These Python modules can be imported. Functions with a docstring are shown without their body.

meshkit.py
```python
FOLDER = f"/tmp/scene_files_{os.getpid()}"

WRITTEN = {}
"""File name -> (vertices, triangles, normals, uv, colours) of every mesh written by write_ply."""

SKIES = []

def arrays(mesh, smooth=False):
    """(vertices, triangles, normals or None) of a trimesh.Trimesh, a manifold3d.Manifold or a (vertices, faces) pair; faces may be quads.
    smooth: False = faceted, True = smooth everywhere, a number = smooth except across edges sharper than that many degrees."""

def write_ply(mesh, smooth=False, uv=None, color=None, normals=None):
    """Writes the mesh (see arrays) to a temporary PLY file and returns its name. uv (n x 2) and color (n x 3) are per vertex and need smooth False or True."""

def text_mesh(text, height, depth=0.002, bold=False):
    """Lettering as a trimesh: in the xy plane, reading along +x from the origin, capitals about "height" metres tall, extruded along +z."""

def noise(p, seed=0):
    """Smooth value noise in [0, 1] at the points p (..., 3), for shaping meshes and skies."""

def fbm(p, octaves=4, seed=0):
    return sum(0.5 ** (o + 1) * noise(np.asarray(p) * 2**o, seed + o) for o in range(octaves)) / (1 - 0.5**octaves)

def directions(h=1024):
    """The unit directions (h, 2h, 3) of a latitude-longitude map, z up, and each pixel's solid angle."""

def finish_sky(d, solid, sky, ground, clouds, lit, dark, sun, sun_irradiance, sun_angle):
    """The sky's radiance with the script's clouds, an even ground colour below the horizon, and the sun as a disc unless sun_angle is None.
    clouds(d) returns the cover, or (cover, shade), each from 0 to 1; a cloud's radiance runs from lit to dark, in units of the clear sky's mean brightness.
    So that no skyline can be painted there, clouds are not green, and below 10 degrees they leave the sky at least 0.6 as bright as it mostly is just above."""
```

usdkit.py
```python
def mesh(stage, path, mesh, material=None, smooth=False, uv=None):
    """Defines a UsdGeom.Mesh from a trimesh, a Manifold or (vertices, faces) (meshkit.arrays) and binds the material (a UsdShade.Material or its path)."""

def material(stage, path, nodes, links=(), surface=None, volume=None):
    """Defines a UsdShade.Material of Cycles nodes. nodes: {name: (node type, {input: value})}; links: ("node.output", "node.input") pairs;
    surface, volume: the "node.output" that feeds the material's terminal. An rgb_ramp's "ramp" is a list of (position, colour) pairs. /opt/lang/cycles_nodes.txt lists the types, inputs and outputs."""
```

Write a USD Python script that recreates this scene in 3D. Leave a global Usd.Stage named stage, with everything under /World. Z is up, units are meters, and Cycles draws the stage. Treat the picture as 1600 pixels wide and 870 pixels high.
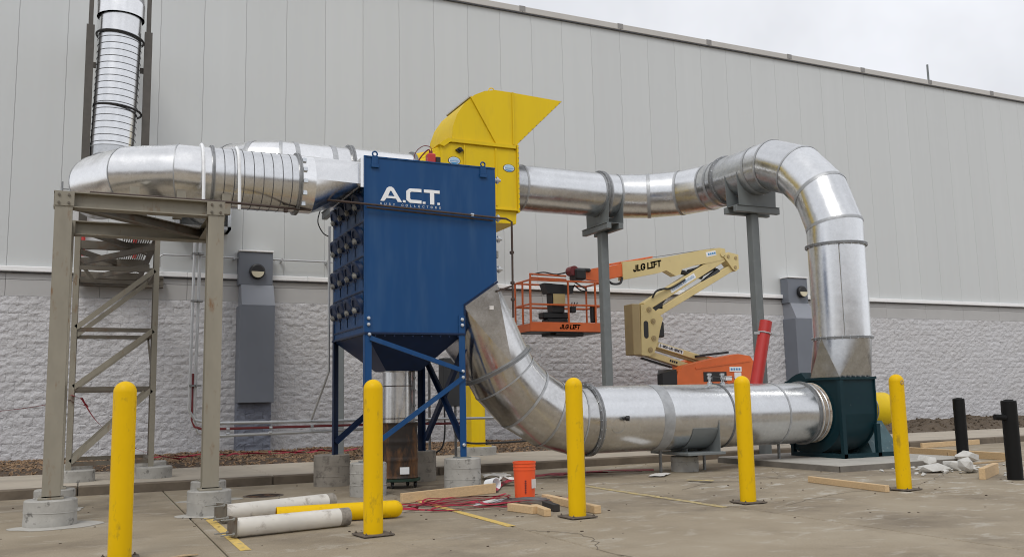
import math, random
import numpy as np, trimesh
import manifold3d as m3
from shapely.geometry import Polygon, LineString, Point, box as sbox
from shapely.ops import unary_union
from shapely import affinity
from pxr import Usd, UsdGeom, UsdLux, UsdShade, Gf, Sdf, Vt
import usdkit, meshkit

random.seed(7)
rng = np.random.default_rng(7)
PI = math.pi

# ------------------------------------------------------------------ stage, camera, sky
stage = Usd.Stage.CreateInMemory()
UsdGeom.SetStageUpAxis(stage, UsdGeom.Tokens.z)
UsdGeom.SetStageMetersPerUnit(stage, 1.0)
UsdGeom.Xform.Define(stage, '/World')
UsdGeom.Scope.Define(stage, '/World/Looks')

PITCH, ROLL, YAW, FPX, EYE = 0.13274, -0.021493, 0.440791, 1423.945, 1.35
cam = UsdGeom.Camera.Define(stage, '/World/camera')
_f0 = np.array([math.sin(YAW), math.cos(YAW), 0]); _r0 = np.array([math.cos(YAW), -math.sin(YAW), 0]); _u0 = np.array([0, 0, 1.0])
_fw = math.cos(PITCH) * _f0 + math.sin(PITCH) * _u0
_u1 = -math.sin(PITCH) * _f0 + math.cos(PITCH) * _u0
_rt = math.cos(ROLL) * _r0 + math.sin(ROLL) * _u1
_up = -math.sin(ROLL) * _r0 + math.cos(ROLL) * _u1
cam.AddTransformOp().Set(Gf.Matrix4d(*_rt, 0, *_up, 0, *(-_fw), 0, 0, 0, EYE, 1))
cam.CreateHorizontalApertureAttr(36.0)
cam.CreateVerticalApertureAttr(36.0 * 870 / 1600)
cam.CreateFocalLengthAttr(36.0 * FPX / 1600)
cam.CreateClippingRangeAttr(Gf.Vec2f(0.05, 2000))
cam.CreateExposureAttr(0.0)

SUN_AZ, SUN_EL = math.radians(215), math.radians(52)      # azimuth from +Y towards +X
SKY_STRENGTH, CLOUD = 0.10, (9.6, 9.75, 10.2)
sun_dir = np.array([math.sin(SUN_AZ) * math.cos(SUN_EL), math.cos(SUN_AZ) * math.cos(SUN_EL), math.sin(SUN_EL)])
sky_mat = usdkit.material(stage, '/World/Looks/overcast_sky', {
    'tc': ('texture_coordinate', {}),
    'sky': ('sky_texture', {'sky_type': 'single_scattering', 'sun_disc': False, 'sun_elevation': SUN_EL, 'sun_rotation': math.atan2(sun_dir[0], sun_dir[1])}),
    'n1': ('noise_texture', {'scale': 3.0, 'detail': 5.0, 'roughness': 0.55}),
    'r1': ('rgb_ramp', {'ramp': [(0.3, tuple(c * 0.78 for c in CLOUD)), (0.68, tuple(c * 1.08 for c in CLOUD))]}),
    'mx': ('mix', {'fac': 0.93}),
    'bg': ('background_shader', {'strength': SKY_STRENGTH}),
}, [('tc.generated', 'n1.vector'), ('n1.fac', 'r1.fac'), ('sky.color', 'mx.color1'), ('r1.color', 'mx.color2'), ('mx.color', 'bg.color')], surface='bg.background')
dome = UsdLux.DomeLight.Define(stage, '/World/sky')
dome.CreateIntensityAttr(1.0)
UsdShade.MaterialBindingAPI.Apply(dome.GetPrim()).Bind(sky_mat)
dome.GetPrim().SetCustomDataByKey('kind', 'structure')
sun = UsdLux.DistantLight.Define(stage, '/World/sun')
sun.CreateIntensityAttr(0.36); sun.CreateAngleAttr(25.0); sun.CreateNormalizeAttr(True); sun.CreateColorAttr(Gf.Vec3f(1.0, 0.97, 0.92))
_z = sun_dir; _x = np.cross([0, 0, 1.0], _z); _x /= np.linalg.norm(_x); _y = np.cross(_z, _x)
sun.AddTransformOp().Set(Gf.Matrix4d(*_x, 0, *_y, 0, *_z, 0, *(sun_dir * 50), 1))

# ------------------------------------------------------------------ prim helpers
_used = {}
def numbered(parent, name):
    k = (parent, name); n = _used.get(k, 0); _used[k] = n + 1
    return f'{parent}/{name}' if n == 0 else f'{parent}/{name}_{n:03d}'
def path_of(parent):
    return '/World' if parent is None else (parent if isinstance(parent, str) else str(parent.GetPath()))
def meta(prim, label=None, cat=None, group=None, kind=None):
    for k, v in (('label', label), ('category', cat), ('group', group), ('kind', kind)):
        if v: prim.SetCustomDataByKey(k, v)
    return prim
def thing(name, label=None, cat=None, loc=(0, 0, 0), rotz=0, group=None, kind=None):
    x = UsdGeom.Xform.Define(stage, numbered('/World', name))
    if any(loc): x.AddTranslateOp().Set(Gf.Vec3d(*map(float, loc)))
    if rotz: x.AddRotateZOp().Set(float(rotz))
    return meta(x.GetPrim(), label, cat, group, kind)
def obj(name, mesh, mat, parent=None, smooth=False, label=None, cat=None, group=None, kind=None):
    m = usdkit.mesh(stage, numbered(path_of(parent), name), mesh, mat, smooth=smooth)
    return meta(m.GetPrim(), label, cat, group, kind)
def dup(src, label, loc, rotz=0, group=None):
    d = src.GetCustomData()
    t = thing(src.GetName().split('_0')[0], label, d['category'], loc, rotz, group or d.get('group'))
    t.GetReferences().AddInternalReference(src.GetPath()); t.SetInstanceable(True)
    return t

# ------------------------------------------------------------------ mesh helpers
def cat(*ms):
    ms = [m for m in ms if m is not None]
    return trimesh.util.concatenate(ms) if len(ms) > 1 else ms[0]
def V(*a): return np.array(a, float)
def cbox(x0, x1, y0, y1, z0, z1, c=0.0):
    s = V(x1 - x0, y1 - y0, z1 - z0); ctr = V(x0 + x1, y0 + y1, z0 + z1) / 2
    if c <= 0:
        b = trimesh.creation.box(s)
    else:
        c = min(c, 0.45 * s.min()); pts = []
        for sx in (-1, 1):
            for sy in (-1, 1):
                for sz in (-1, 1):
                    p = V(sx, sy, sz) * s / 2
                    for k in range(3):
                        q = p.copy(); q[k] -= 0
                        o = V(sx, sy, sz) * c; o[k] = 0
                        pts.append(p - o)
        b = trimesh.convex.convex_hull(np.array(pts))
    b.apply_translation(ctr); return b
def frame(p, q, up=(0, 0, 1)):
    p, q = V(*p), V(*q); d = q - p; L = np.linalg.norm(d); d = d / L
    u = V(*up)
    if abs(d @ u) > 0.999: u = V(0, 1, 0)
    s = np.cross(d, u); s /= np.linalg.norm(s); u = np.cross(s, d)
    return p, d, s, u, L
def bar(p, q, w, h, c=0.0, up=(0, 0, 1)):
    """box of width w (sideways) and height h (up) from p to q"""
    p, d, s, u, L = frame(p, q, up)
    b = cbox(0, L, -w / 2, w / 2, -h / 2, h / 2, c)
    T = np.eye(4); T[:3, 0] = d; T[:3, 1] = -s; T[:3, 2] = u; T[:3, 3] = p
    b.apply_transform(T); return b
def extr(poly, p, q, up=(0, 0, 1)):
    """2D polygon (sideways, up) pushed from p to q"""
    p, d, s, u, L = frame(p, q, up)
    m = trimesh.creation.extrude_polygon(poly if hasattr(poly, 'exterior') else Polygon(poly), L, engine='earcut')
    T = np.eye(4); T[:3, 0] = s; T[:3, 1] = u; T[:3, 2] = -np.cross(u, s) if False else np.cross(s, u); T[:3, 3] = p
    # cross(s,u) = -d ... keep handedness by pushing along -(-d)
    T[:3, 2] = d
    m.apply_transform(T)
    if np.linalg.det(T[:3, :3]) < 0: m.invert()
    return m
def plate_xz(pts, y0, y1):
    """polygon in X-Z given thickness in Y"""
    m = trimesh.creation.extrude_polygon(pts if hasattr(pts, 'exterior') else Polygon(pts), abs(y1 - y0), engine='earcut')
    T = np.array([[1, 0, 0, 0], [0, 0, 1, min(y0, y1)], [0, 1, 0, 0], [0, 0, 0, 1]], float)
    m.apply_transform(T); m.fix_normals() if False else m.invert()
    return m
def plate_yz(pts, x0, x1):
    m = trimesh.creation.extrude_polygon(pts if hasattr(pts, 'exterior') else Polygon(pts), abs(x1 - x0), engine='earcut')
    T = np.array([[0, 0, 1, min(x0, x1)], [1, 0, 0, 0], [0, 1, 0, 0], [0, 0, 0, 1]], float)
    m.apply_transform(T); return m
def ring_pts(p, d, r, n=40, u=None):
    d = V(*d) / np.linalg.norm(d)
    if u is None:
        u = np.cross(d, [0, 0, 1.0]) if abs(d[2]) < 0.95 else np.cross(d, [0, 1.0, 0])
    u = u - d * (u @ d); u /= np.linalg.norm(u); v = np.cross(d, u)
    a = np.arange(n) * 2 * PI / n
    return V(*p) + r * (np.cos(a)[:, None] * u + np.sin(a)[:, None] * v), u
def loft(rings, cap=False):
    n = len(rings[0]); vs = np.vstack(rings); fs = []
    for k in range(len(rings) - 1):
        for j in range(n):
            a, b = k * n + j, k * n + (j + 1) % n
            fs += [[a, b, b + n], [a, b + n, a + n]]
    if cap:
        for k, fl in ((0, True), (len(rings) - 1, False)):
            vs = np.vstack([vs, rings[k].mean(0)]); c = len(vs) - 1
            for j in range(n):
                t = [k * n + j, k * n + (j + 1) % n, c]
                fs.append(t[::-1] if fl else t)
    return trimesh.Trimesh(vs, fs, process=False)
def cyl(p, q, r, n=20, r2=None, cap=True):
    d = V(*q) - V(*p)
    a, u = ring_pts(p, d, r, n); b, _ = ring_pts(q, d, r if r2 is None else r2, n, u)
    return loft([a, b], cap)
def tube(pts, r, n=8, cap=True):
    pts = [V(*p) for p in pts]; rings = []; u = None
    for i, p in enumerate(pts):
        d = (pts[min(i + 1, len(pts) - 1)] - pts[max(i - 1, 0)])
        rr, u = ring_pts(p, d, r, n, u); rings.append(rr)
    return loft(rings, cap)
def lathe(profile, p=(0, 0, 0), d=(0, 0, 1), n=28):
    """profile: (radius, distance along d)"""
    d = V(*d) / np.linalg.norm(d); rings = []; u = None
    for r, h in profile:
        rr, u = ring_pts(V(*p) + d * h, d, max(r, 1e-4), n, u); rings.append(rr)
    return loft(rings, False)
def torus(p, d, R, r, n=40, k=8):
    rings = []
    c, u = ring_pts(p, d, R, n); d = V(*d) / np.linalg.norm(d)
    pr = []
    for j in range(k):
        a = 2 * PI * j / k
        pr.append((R + r * math.cos(a), r * math.sin(a)))
    return lathe(pr + [pr[0]], p, d, n)
def smooth_path(pts, k=6):
    pts = [V(*p) for p in pts]; out = []
    for i in range(len(pts) - 1):
        p0, p1, p2, p3 = pts[max(i - 1, 0)], pts[i], pts[i + 1], pts[min(i + 2, len(pts) - 1)]
        for j in range(k):
            t = j / k
            out.append(0.5 * ((2 * p1) + (p2 - p0) * t + (2 * p0 - 5 * p1 + 4 * p2 - p3) * t * t + (-p0 + 3 * p1 - 3 * p2 + p3) * t ** 3))
    out.append(pts[-1]); return out
def elbow(p, d0, d1, R, n):
    """mitre points of an elbow that starts at p heading d0 and ends heading d1"""
    p, d0, d1 = V(*p), V(*d0) / np.linalg.norm(d0), V(*d1) / np.linalg.norm(d1)
    th = math.acos(np.clip(d0 @ d1, -1, 1)); e = d1 - d0 * (d0 @ d1); e /= np.linalg.norm(e)
    c = p + e * R; st = th / n; Rm = R / math.cos(st / 2)
    mids = [c + Rm * (math.sin((i + .5) * st) * d0 - math.cos((i + .5) * st) * e) for i in range(n)]
    end = c + R * (math.sin(th) * d0 - math.cos(th) * e)
    return mids, end
def mitre_rings(path, r, n=48):
    """for each segment: (ring at its start, ring at its end, axis)"""
    path = [V(*p) for p in path]; segs = []; u = None
    ds = [(path[i + 1] - path[i]) / np.linalg.norm(path[i + 1] - path[i]) for i in range(len(path) - 1)]
    for i, d in enumerate(ds):
        base, u = ring_pts((0, 0, 0), d, r, n, u)
        ends = []
        for k, j in ((0, i - 1), (1, i + 1)):
            o = base
            mvec = d if j < 0 or j >= len(ds) else (d + ds[j])
            mvec = mvec / np.linalg.norm(mvec)
            ends.append(path[i + k] + o - np.outer((o @ mvec) / (d @ mvec), d))
        segs.append((ends[0], ends[1], d))
    return segs

# ------------------------------------------------------------------ materials
def L(n): return f'/World/Looks/{n}'
def paint(name, col, rough=0.5, metal=0.0, var=0.12, scale=3.0, dirt=None, bump=0.0, bscale=40.0, bdist=0.01, spec=0.5, coat=0.0, rnd=0.0, stretch=None):
    """a base colour with noise; dirt = (colour, scale, low, high[, amount]) adds worn or stained patches"""
    c = np.array(col, float)
    nodes = {'g': ('geometry', {}),
             'n': ('noise_texture', {'scale': scale, 'detail': 5.0, 'roughness': 0.6}),
             'r': ('rgb_ramp', {'ramp': [(0.25, tuple(c * (1 - var))), (0.75, tuple(np.minimum(c * (1 + var), 1)))]}),
             'p': ('principled_bsdf', {'roughness': rough, 'metallic': metal, 'specular_ior_level': spec, 'coat_weight': coat})}
    links = [('n.fac', 'r.fac')]
    src = 'g.position'
    if stretch:
        nodes['mp'] = ('mapping', {'scale': stretch}); links.append(('g.position', 'mp.vector')); src = 'mp.vector'
    links.append((src, 'n.vector'))
    out = 'r.color'
    if rnd:
        nodes['oi'] = ('object_info', {}); nodes['mr'] = ('map_range', {'to_min': 1 - rnd, 'to_max': 1 + rnd})
        nodes['mm'] = ('vector_math', {'math_type': 'scale'})
        links += [('oi.random', 'mr.value'), (out, 'mm.vector1'), ('mr.result', 'mm.scale')]; out = 'mm.vector'
    if dirt:
        nodes['dn'] = ('noise_texture', {'scale': dirt[1], 'detail': 6.0, 'roughness': 0.65})
        amt = dirt[4] if len(dirt) > 4 else 1.0
        nodes['dr'] = ('rgb_ramp', {'ramp': [(dirt[2], (0, 0, 0)), (dirt[3], (amt,) * 3)]})
        nodes['db'] = ('rgb_to_bw', {})
        nodes['dm'] = ('mix', {'color2': dirt[0]})
        links += [(src, 'dn.vector'), ('dn.fac', 'dr.fac'), ('dr.color', 'db.color'), ('db.val', 'dm.fac'), (out, 'dm.color1')]; out = 'dm.color'
    links.append((out, 'p.base_color'))
    if bump:
        nodes['bn'] = ('noise_texture', {'scale': bscale, 'detail': 4.0})
        nodes['b'] = ('bump', {'strength': bump, 'distance': bdist})
        links += [(src, 'bn.vector'), ('bn.fac', 'b.height'), ('b.normal', 'p.normal')]
    return usdkit.material(stage, L(name), nodes, links, surface='p.BSDF')

def galv(name, lo, hi, rough=(0.20, 0.31), spangle=22.0, wob=0.10, wscale=1.5, stain=0.5):
    return usdkit.material(stage, L(name), {
        'g': ('geometry', {}),
        'v': ('voronoi_texture', {'scale': spangle, 'randomness': 1.0}),
        'vb': ('rgb_to_bw', {}),
        'n': ('noise_texture', {'scale': 2.3, 'detail': 6.0, 'roughness': 0.62}),
        'ad': ('math', {'math_type': 'multiply_add', 'value2': 0.35, 'value3': 0.0}),
        'sm': ('math', {'math_type': 'add'}),
        'r': ('rgb_ramp', {'ramp': [(0.3, lo), (1.0, hi)]}),
        'rr': ('map_range', {'from_min': 0.3, 'from_max': 0.75, 'to_min': rough[0], 'to_max': rough[1]}),
        'oi': ('object_info', {}), 'om': ('map_range', {'to_min': 0.90, 'to_max': 1.06}), 'sc': ('vector_math', {'math_type': 'scale'}),
        'bn': ('noise_texture', {'scale': wscale, 'detail': 2.5, 'roughness': 0.5}),
        'b': ('bump', {'strength': wob, 'distance': 0.05}),
        'p': ('principled_bsdf', {'metallic': 1.0}),
    }, [('g.position', 'v.vector'), ('g.position', 'n.vector'), ('g.position', 'bn.vector'), ('v.color', 'vb.color'), ('vb.val', 'ad.value1'), ('n.fac', 'ad.value3'),
        ('ad.value', 'r.fac'), ('r.color', 'sc.vector1'), ('oi.random', 'om.value'), ('om.result', 'sc.scale'), ('sc.vector', 'p.base_color'),
        ('n.fac', 'rr.value'), ('rr.result', 'p.roughness'), ('bn.fac', 'b.height'), ('b.normal', 'p.normal')], surface='p.BSDF')

M = {}
M['galv'] = galv('galvanized', (0.66, 0.665, 0.67), (0.77, 0.78, 0.79))
M['galv_dull'] = galv('galvanized_dull', (0.47, 0.48, 0.485), (0.64, 0.65, 0.66), rough=(0.22, 0.36))
M['galv_gore'] = galv('galvanized_gore', (0.50, 0.495, 0.485), (0.68, 0.675, 0.67), rough=(0.15, 0.28), wob=0.08, wscale=1.3)
M['alu'] = galv('bright_sheet', (0.76, 0.76, 0.76), (0.87, 0.87, 0.87), rough=(0.18, 0.34), wob=0.16, wscale=2.0)
M['seam'] = paint('seam_sealant', (0.40, 0.41, 0.42), 0.5, 0.6, var=0.2, scale=9)
M['flange'] = paint('flange_steel', (0.235, 0.24, 0.245), 0.45, 0.6, var=0.25, scale=12)
M['dark_seam'] = paint('dark_seam', (0.10, 0.10, 0.105), 0.5, 0.5)
M['yellow'] = paint('yellow_sleeve', (0.70, 0.435, 0.002), 0.45, var=0.06, scale=2, bump=0.05, bscale=60, bdist=0.003, spec=0.15, dirt=((0.16, 0.11, 0.03), 11, 0.585, 0.72, 0.50), rnd=0.03, stretch=(1, 1, 0.45))
M['yellow_unit'] = paint('yellow_enamel', (0.70, 0.49, 0.010), 0.42, var=0.05, scale=1.5, spec=0.2, dirt=((0.42, 0.29, 0.04), 3, 0.50, 0.75, 0.35), stretch=(1.5, 1.5, 0.3), bump=0.06, bscale=2.0, bdist=0.04)
M['yellow_line'] = paint('yellow_road_paint', (0.60, 0.42, 0.11), 0.75, var=0.15, scale=14, dirt=((0.27, 0.23, 0.16), 16, 0.50, 0.66, 0.8))
M['faint_line'] = paint('worn_road_paint', (0.46, 0.36, 0.15), 0.8, var=0.15, scale=10, dirt=((0.27, 0.23, 0.17), 11, 0.42, 0.6, 0.9))
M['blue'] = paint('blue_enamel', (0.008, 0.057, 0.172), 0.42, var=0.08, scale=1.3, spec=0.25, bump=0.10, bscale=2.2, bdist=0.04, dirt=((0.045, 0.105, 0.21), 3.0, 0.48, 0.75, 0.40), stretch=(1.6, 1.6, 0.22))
M['blue_dark'] = paint('blue_door', (0.006, 0.018, 0.055), 0.42, var=0.15, scale=5, spec=0.3)  # cabinet blue with the shade of its door side painted into the colour
M['white_print'] = paint('white_print', (0.80, 0.81, 0.82), 0.5, var=0.03)
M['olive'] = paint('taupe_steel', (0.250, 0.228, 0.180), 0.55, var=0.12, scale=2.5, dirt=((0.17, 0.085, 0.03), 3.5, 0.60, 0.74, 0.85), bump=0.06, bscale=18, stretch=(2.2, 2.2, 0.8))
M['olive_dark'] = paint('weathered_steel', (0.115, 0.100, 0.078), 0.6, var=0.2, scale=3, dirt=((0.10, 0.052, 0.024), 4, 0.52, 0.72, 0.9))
M['brown_rail'] = paint('brown_channel', (0.075, 0.066, 0.056), 0.5, var=0.2, scale=6)
M['teal'] = paint('teal_enamel', (0.006, 0.026, 0.034), 0.42, var=0.15, scale=2, spec=0.2, dirt=((0.16, 0.19, 0.19), 12, 0.66, 0.78, 0.45))
M['teal_dusty'] = paint('teal_dusty', (0.045, 0.095, 0.110), 0.5, var=0.2, scale=5, dirt=((0.33, 0.35, 0.34), 11, 0.58, 0.72, 0.6))
M['gray_steel'] = paint('gray_steel', (0.155, 0.170, 0.172), 0.45, var=0.10, scale=3, dirt=((0.27, 0.28, 0.27), 6, 0.6, 0.8, 0.4))
M['panel'] = paint('wall_panel', (0.530, 0.546, 0.545), 0.42, var=0.020, scale=1.0, stretch=(2.5, 2.5, 0.10), rnd=0.018, bump=0.02, bscale=1.2, bdist=0.05)
M['panel_gap'] = paint('panel_gap', (0.30, 0.305, 0.30), 0.6)
M['trim'] = paint('white_trim', (0.80, 0.80, 0.80), 0.4, var=0.04, scale=1.5)
M['coping'] = paint('coping_metal', (0.47, 0.45, 0.42), 0.4, 0.2, var=0.06, scale=1)
M['coping_joint'] = paint('coping_joint', (0.25, 0.24, 0.23), 0.5, 0.3)
M['smooth_masonry'] = paint('smooth_masonry', (0.42, 0.415, 0.41), 0.75, var=0.06, scale=0.8, bump=0.1, bscale=60, bdist=0.004)
M['block'] = paint('split_face_block', (0.538, 0.534, 0.548), 0.85, var=0.06, scale=2.2, bump=0.8, bscale=22, bdist=0.03, rnd=0.03, dirt=((0.455, 0.44, 0.43), 0.6, 0.45, 0.75, 0.5))
M['mortar'] = paint('mortar', (0.46, 0.455, 0.455), 0.9, var=0.08, scale=5)
M['pilaster'] = paint('grey_blue_metal', (0.150, 0.165, 0.195), 0.5, var=0.06, scale=1.2)
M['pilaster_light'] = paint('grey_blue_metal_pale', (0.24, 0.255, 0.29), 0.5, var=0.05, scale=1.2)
M['block_blue'] = paint('blue_grey_block', (0.175, 0.190, 0.235), 0.85, var=0.12, scale=3, bump=0.5, bscale=22, bdist=0.03)
M['concrete'] = usdkit.material(stage, L('lot_concrete'), {
    'g': ('geometry', {}),
    'n': ('noise_texture', {'scale': 0.8, 'detail': 6.0, 'roughness': 0.65}),
    'r': ('rgb_ramp', {'ramp': [(0.25, (0.225, 0.184, 0.128)), (0.5, (0.285, 0.237, 0.170)), (0.75, (0.335, 0.286, 0.212))]}),
    'dn': ('noise_texture', {'scale': 0.45, 'detail': 7.0, 'roughness': 0.68}), 'dr': ('rgb_ramp', {'ramp': [(0.50, (0, 0, 0)), (0.66, (0.8, 0.8, 0.8))]}), 'dbw': ('rgb_to_bw', {}), 'dm': ('mix', {'color2': (0.155, 0.125, 0.090)}),
    'mp': ('mapping', {'scale': (1.0, 1.7, 1.0), 'rotation': (0, 0, 0.35)}), 'wn': ('noise_texture', {'scale': 1.5, 'detail': 9.0, 'roughness': 0.74, 'distortion': 0.6}),
    'wr': ('rgb_ramp', {'ramp': [(0.550, (0, 0, 0)), (0.625, (1, 1, 1))]}), 'wbw': ('rgb_to_bw', {}),
    'ds': ('vector_math', {'math_type': 'distance', 'vector2': (13.2, 11.6, 0)}), 'dmr': ('map_range', {'from_min': 1.5, 'from_max': 8.5, 'to_min': 0.95, 'to_max': 0.28, 'clamp': True}),
    'wx': ('math', {'math_type': 'multiply'}), 'wm': ('mix', {'color2': (0.50, 0.475, 0.42)}),
    'sn': ('noise_texture', {'scale': 70.0, 'detail': 3.0}), 'sr': ('rgb_ramp', {'ramp': [(0.3, (0.80, 0.80, 0.80)), (0.7, (1.12, 1.12, 1.12))]}), 'sx': ('mix', {'mix_type': 'multiply', 'fac': 1.0}),
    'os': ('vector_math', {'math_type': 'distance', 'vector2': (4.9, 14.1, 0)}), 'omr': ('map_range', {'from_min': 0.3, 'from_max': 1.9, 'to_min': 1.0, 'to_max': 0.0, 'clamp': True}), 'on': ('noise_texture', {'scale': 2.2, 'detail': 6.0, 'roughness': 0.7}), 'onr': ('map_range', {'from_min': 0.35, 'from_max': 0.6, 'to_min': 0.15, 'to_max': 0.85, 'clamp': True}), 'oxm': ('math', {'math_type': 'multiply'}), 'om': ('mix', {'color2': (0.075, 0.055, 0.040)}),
    'oi': ('object_info', {}), 'mr': ('map_range', {'to_min': 0.965, 'to_max': 1.035}), 'mm': ('vector_math', {'math_type': 'scale'}),
    'bn': ('noise_texture', {'scale': 45.0, 'detail': 4.0}), 'b': ('bump', {'strength': 0.15, 'distance': 0.006}),
    'p': ('principled_bsdf', {'roughness': 0.78, 'specular_ior_level': 0.35}),
}, [('g.position', 'n.vector'), ('g.position', 'dn.vector'), ('g.position', 'mp.vector'), ('mp.vector', 'wn.vector'), ('g.position', 'sn.vector'), ('g.position', 'bn.vector'), ('g.position', 'ds.vector1'),
    ('n.fac', 'r.fac'), ('dn.fac', 'dr.fac'), ('dr.color', 'dbw.color'), ('dbw.val', 'dm.fac'), ('r.color', 'dm.color1'), ('wn.fac', 'wr.fac'), ('wr.color', 'wbw.color'), ('wbw.val', 'wx.value1'), ('ds.value', 'dmr.value'), ('dmr.result', 'wx.value2'),
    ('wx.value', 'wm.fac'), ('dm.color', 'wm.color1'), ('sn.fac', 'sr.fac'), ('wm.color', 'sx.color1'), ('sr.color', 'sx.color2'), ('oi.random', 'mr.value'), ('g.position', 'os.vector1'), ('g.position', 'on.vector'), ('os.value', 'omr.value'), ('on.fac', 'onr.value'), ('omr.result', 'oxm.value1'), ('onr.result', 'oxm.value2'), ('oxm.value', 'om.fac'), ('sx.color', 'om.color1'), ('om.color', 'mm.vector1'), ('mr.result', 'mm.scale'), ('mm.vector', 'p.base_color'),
    ('bn.fac', 'b.height'), ('b.normal', 'p.normal')], surface='p.BSDF')
M['joint'] = paint('joint_filler', (0.075, 0.065, 0.055), 0.95, var=0.3, scale=8)
M['crack'] = paint('crack_dirt', (0.125, 0.105, 0.080), 0.95, var=0.3, scale=9)
M['walk'] = paint('walk_concrete', (0.40, 0.352, 0.285), 0.82, var=0.10, scale=1.2, bump=0.1, bscale=40, bdist=0.005, rnd=0.05, dirt=((0.25, 0.22, 0.18), 1.1, 0.5, 0.75, 0.6))
M['kerb'] = paint('kerb_concrete', (0.150, 0.120, 0.088), 0.85, var=0.2, scale=2.2, bump=0.2, bscale=30, bdist=0.01, dirt=((0.07, 0.055, 0.04), 1.6, 0.45, 0.7, 0.8))
M['pier'] = paint('pier_concrete', (0.345, 0.335, 0.31), 0.85, var=0.20, scale=4, bump=0.35, bscale=25, bdist=0.012, rnd=0.05, dirt=((0.13, 0.125, 0.115), 9, 0.56, 0.66, 0.85))
M['pier_warm'] = paint('pier_concrete_dirty', (0.265, 0.240, 0.205), 0.85, var=0.2, scale=4, bump=0.35, bscale=25, bdist=0.012, dirt=((0.12, 0.105, 0.09), 7, 0.53, 0.66, 0.8))
M['grout'] = paint('grout_spill', (0.40, 0.385, 0.35), 0.85, var=0.12, scale=5)
M['pad'] = paint('fan_pad', (0.37, 0.355, 0.32), 0.8, var=0.12, scale=1.5, bump=0.1, bscale=40, dirt=((0.25, 0.235, 0.21), 2, 0.5, 0.75, 0.6))
M['pad_side'] = paint('fan_pad_side', (0.16, 0.145, 0.125), 0.85, var=0.25, scale=4)
M['mulch_bed'] = paint('mulch_soil', (0.080, 0.057, 0.040), 0.95, var=0.4, scale=9, bump=0.8, bscale=20, bdist=0.04)
M['chip'] = paint('wood_chips', (0.20, 0.125, 0.072), 0.9, var=0.6, scale=16, dirt=((0.40, 0.27, 0.16), 23, 0.5, 0.6, 0.8))
M['soil'] = paint('brown_soil', (0.098, 0.073, 0.050), 0.95, var=0.35, scale=6, bump=0.9, bscale=14, bdist=0.06)
M['rust_drum'] = paint('rusty_drum', (0.030, 0.022, 0.018), 0.55, 0.2, var=0.4, scale=4, dirt=((0.19, 0.085, 0.030), 3.5, 0.475, 0.62, 0.9), stretch=(1, 1, 0.35))
M['black'] = paint('black_plastic', (0.012, 0.012, 0.013), 0.45, var=0.2, scale=6)
M['black_rough'] = paint('black_sleeve', (0.006, 0.006, 0.006), 0.6, var=0.2, scale=4, spec=0.2, dirt=((0.16, 0.16, 0.16), 14, 0.68, 0.78, 0.6))
M['dark_green'] = paint('dark_green_dolly', (0.012, 0.035, 0.022), 0.6, var=0.2)
M['dark_gray'] = paint('dark_gray_box', (0.055, 0.057, 0.058), 0.5, var=0.1)
M['gray_knob'] = paint('gray_knob', (0.24, 0.235, 0.215), 0.5, var=0.25, scale=25)
M['zinc'] = paint('zinc_bolt', (0.62, 0.65, 0.68), 0.3, 0.8, var=0.08)
M['conduit'] = paint('conduit_steel', (0.50, 0.51, 0.52), 0.35, 0.6, var=0.08)
M['dark_pipe'] = paint('brown_iron_pipe', (0.060, 0.040, 0.032), 0.5, 0.3, var=0.3, scale=8)
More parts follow.
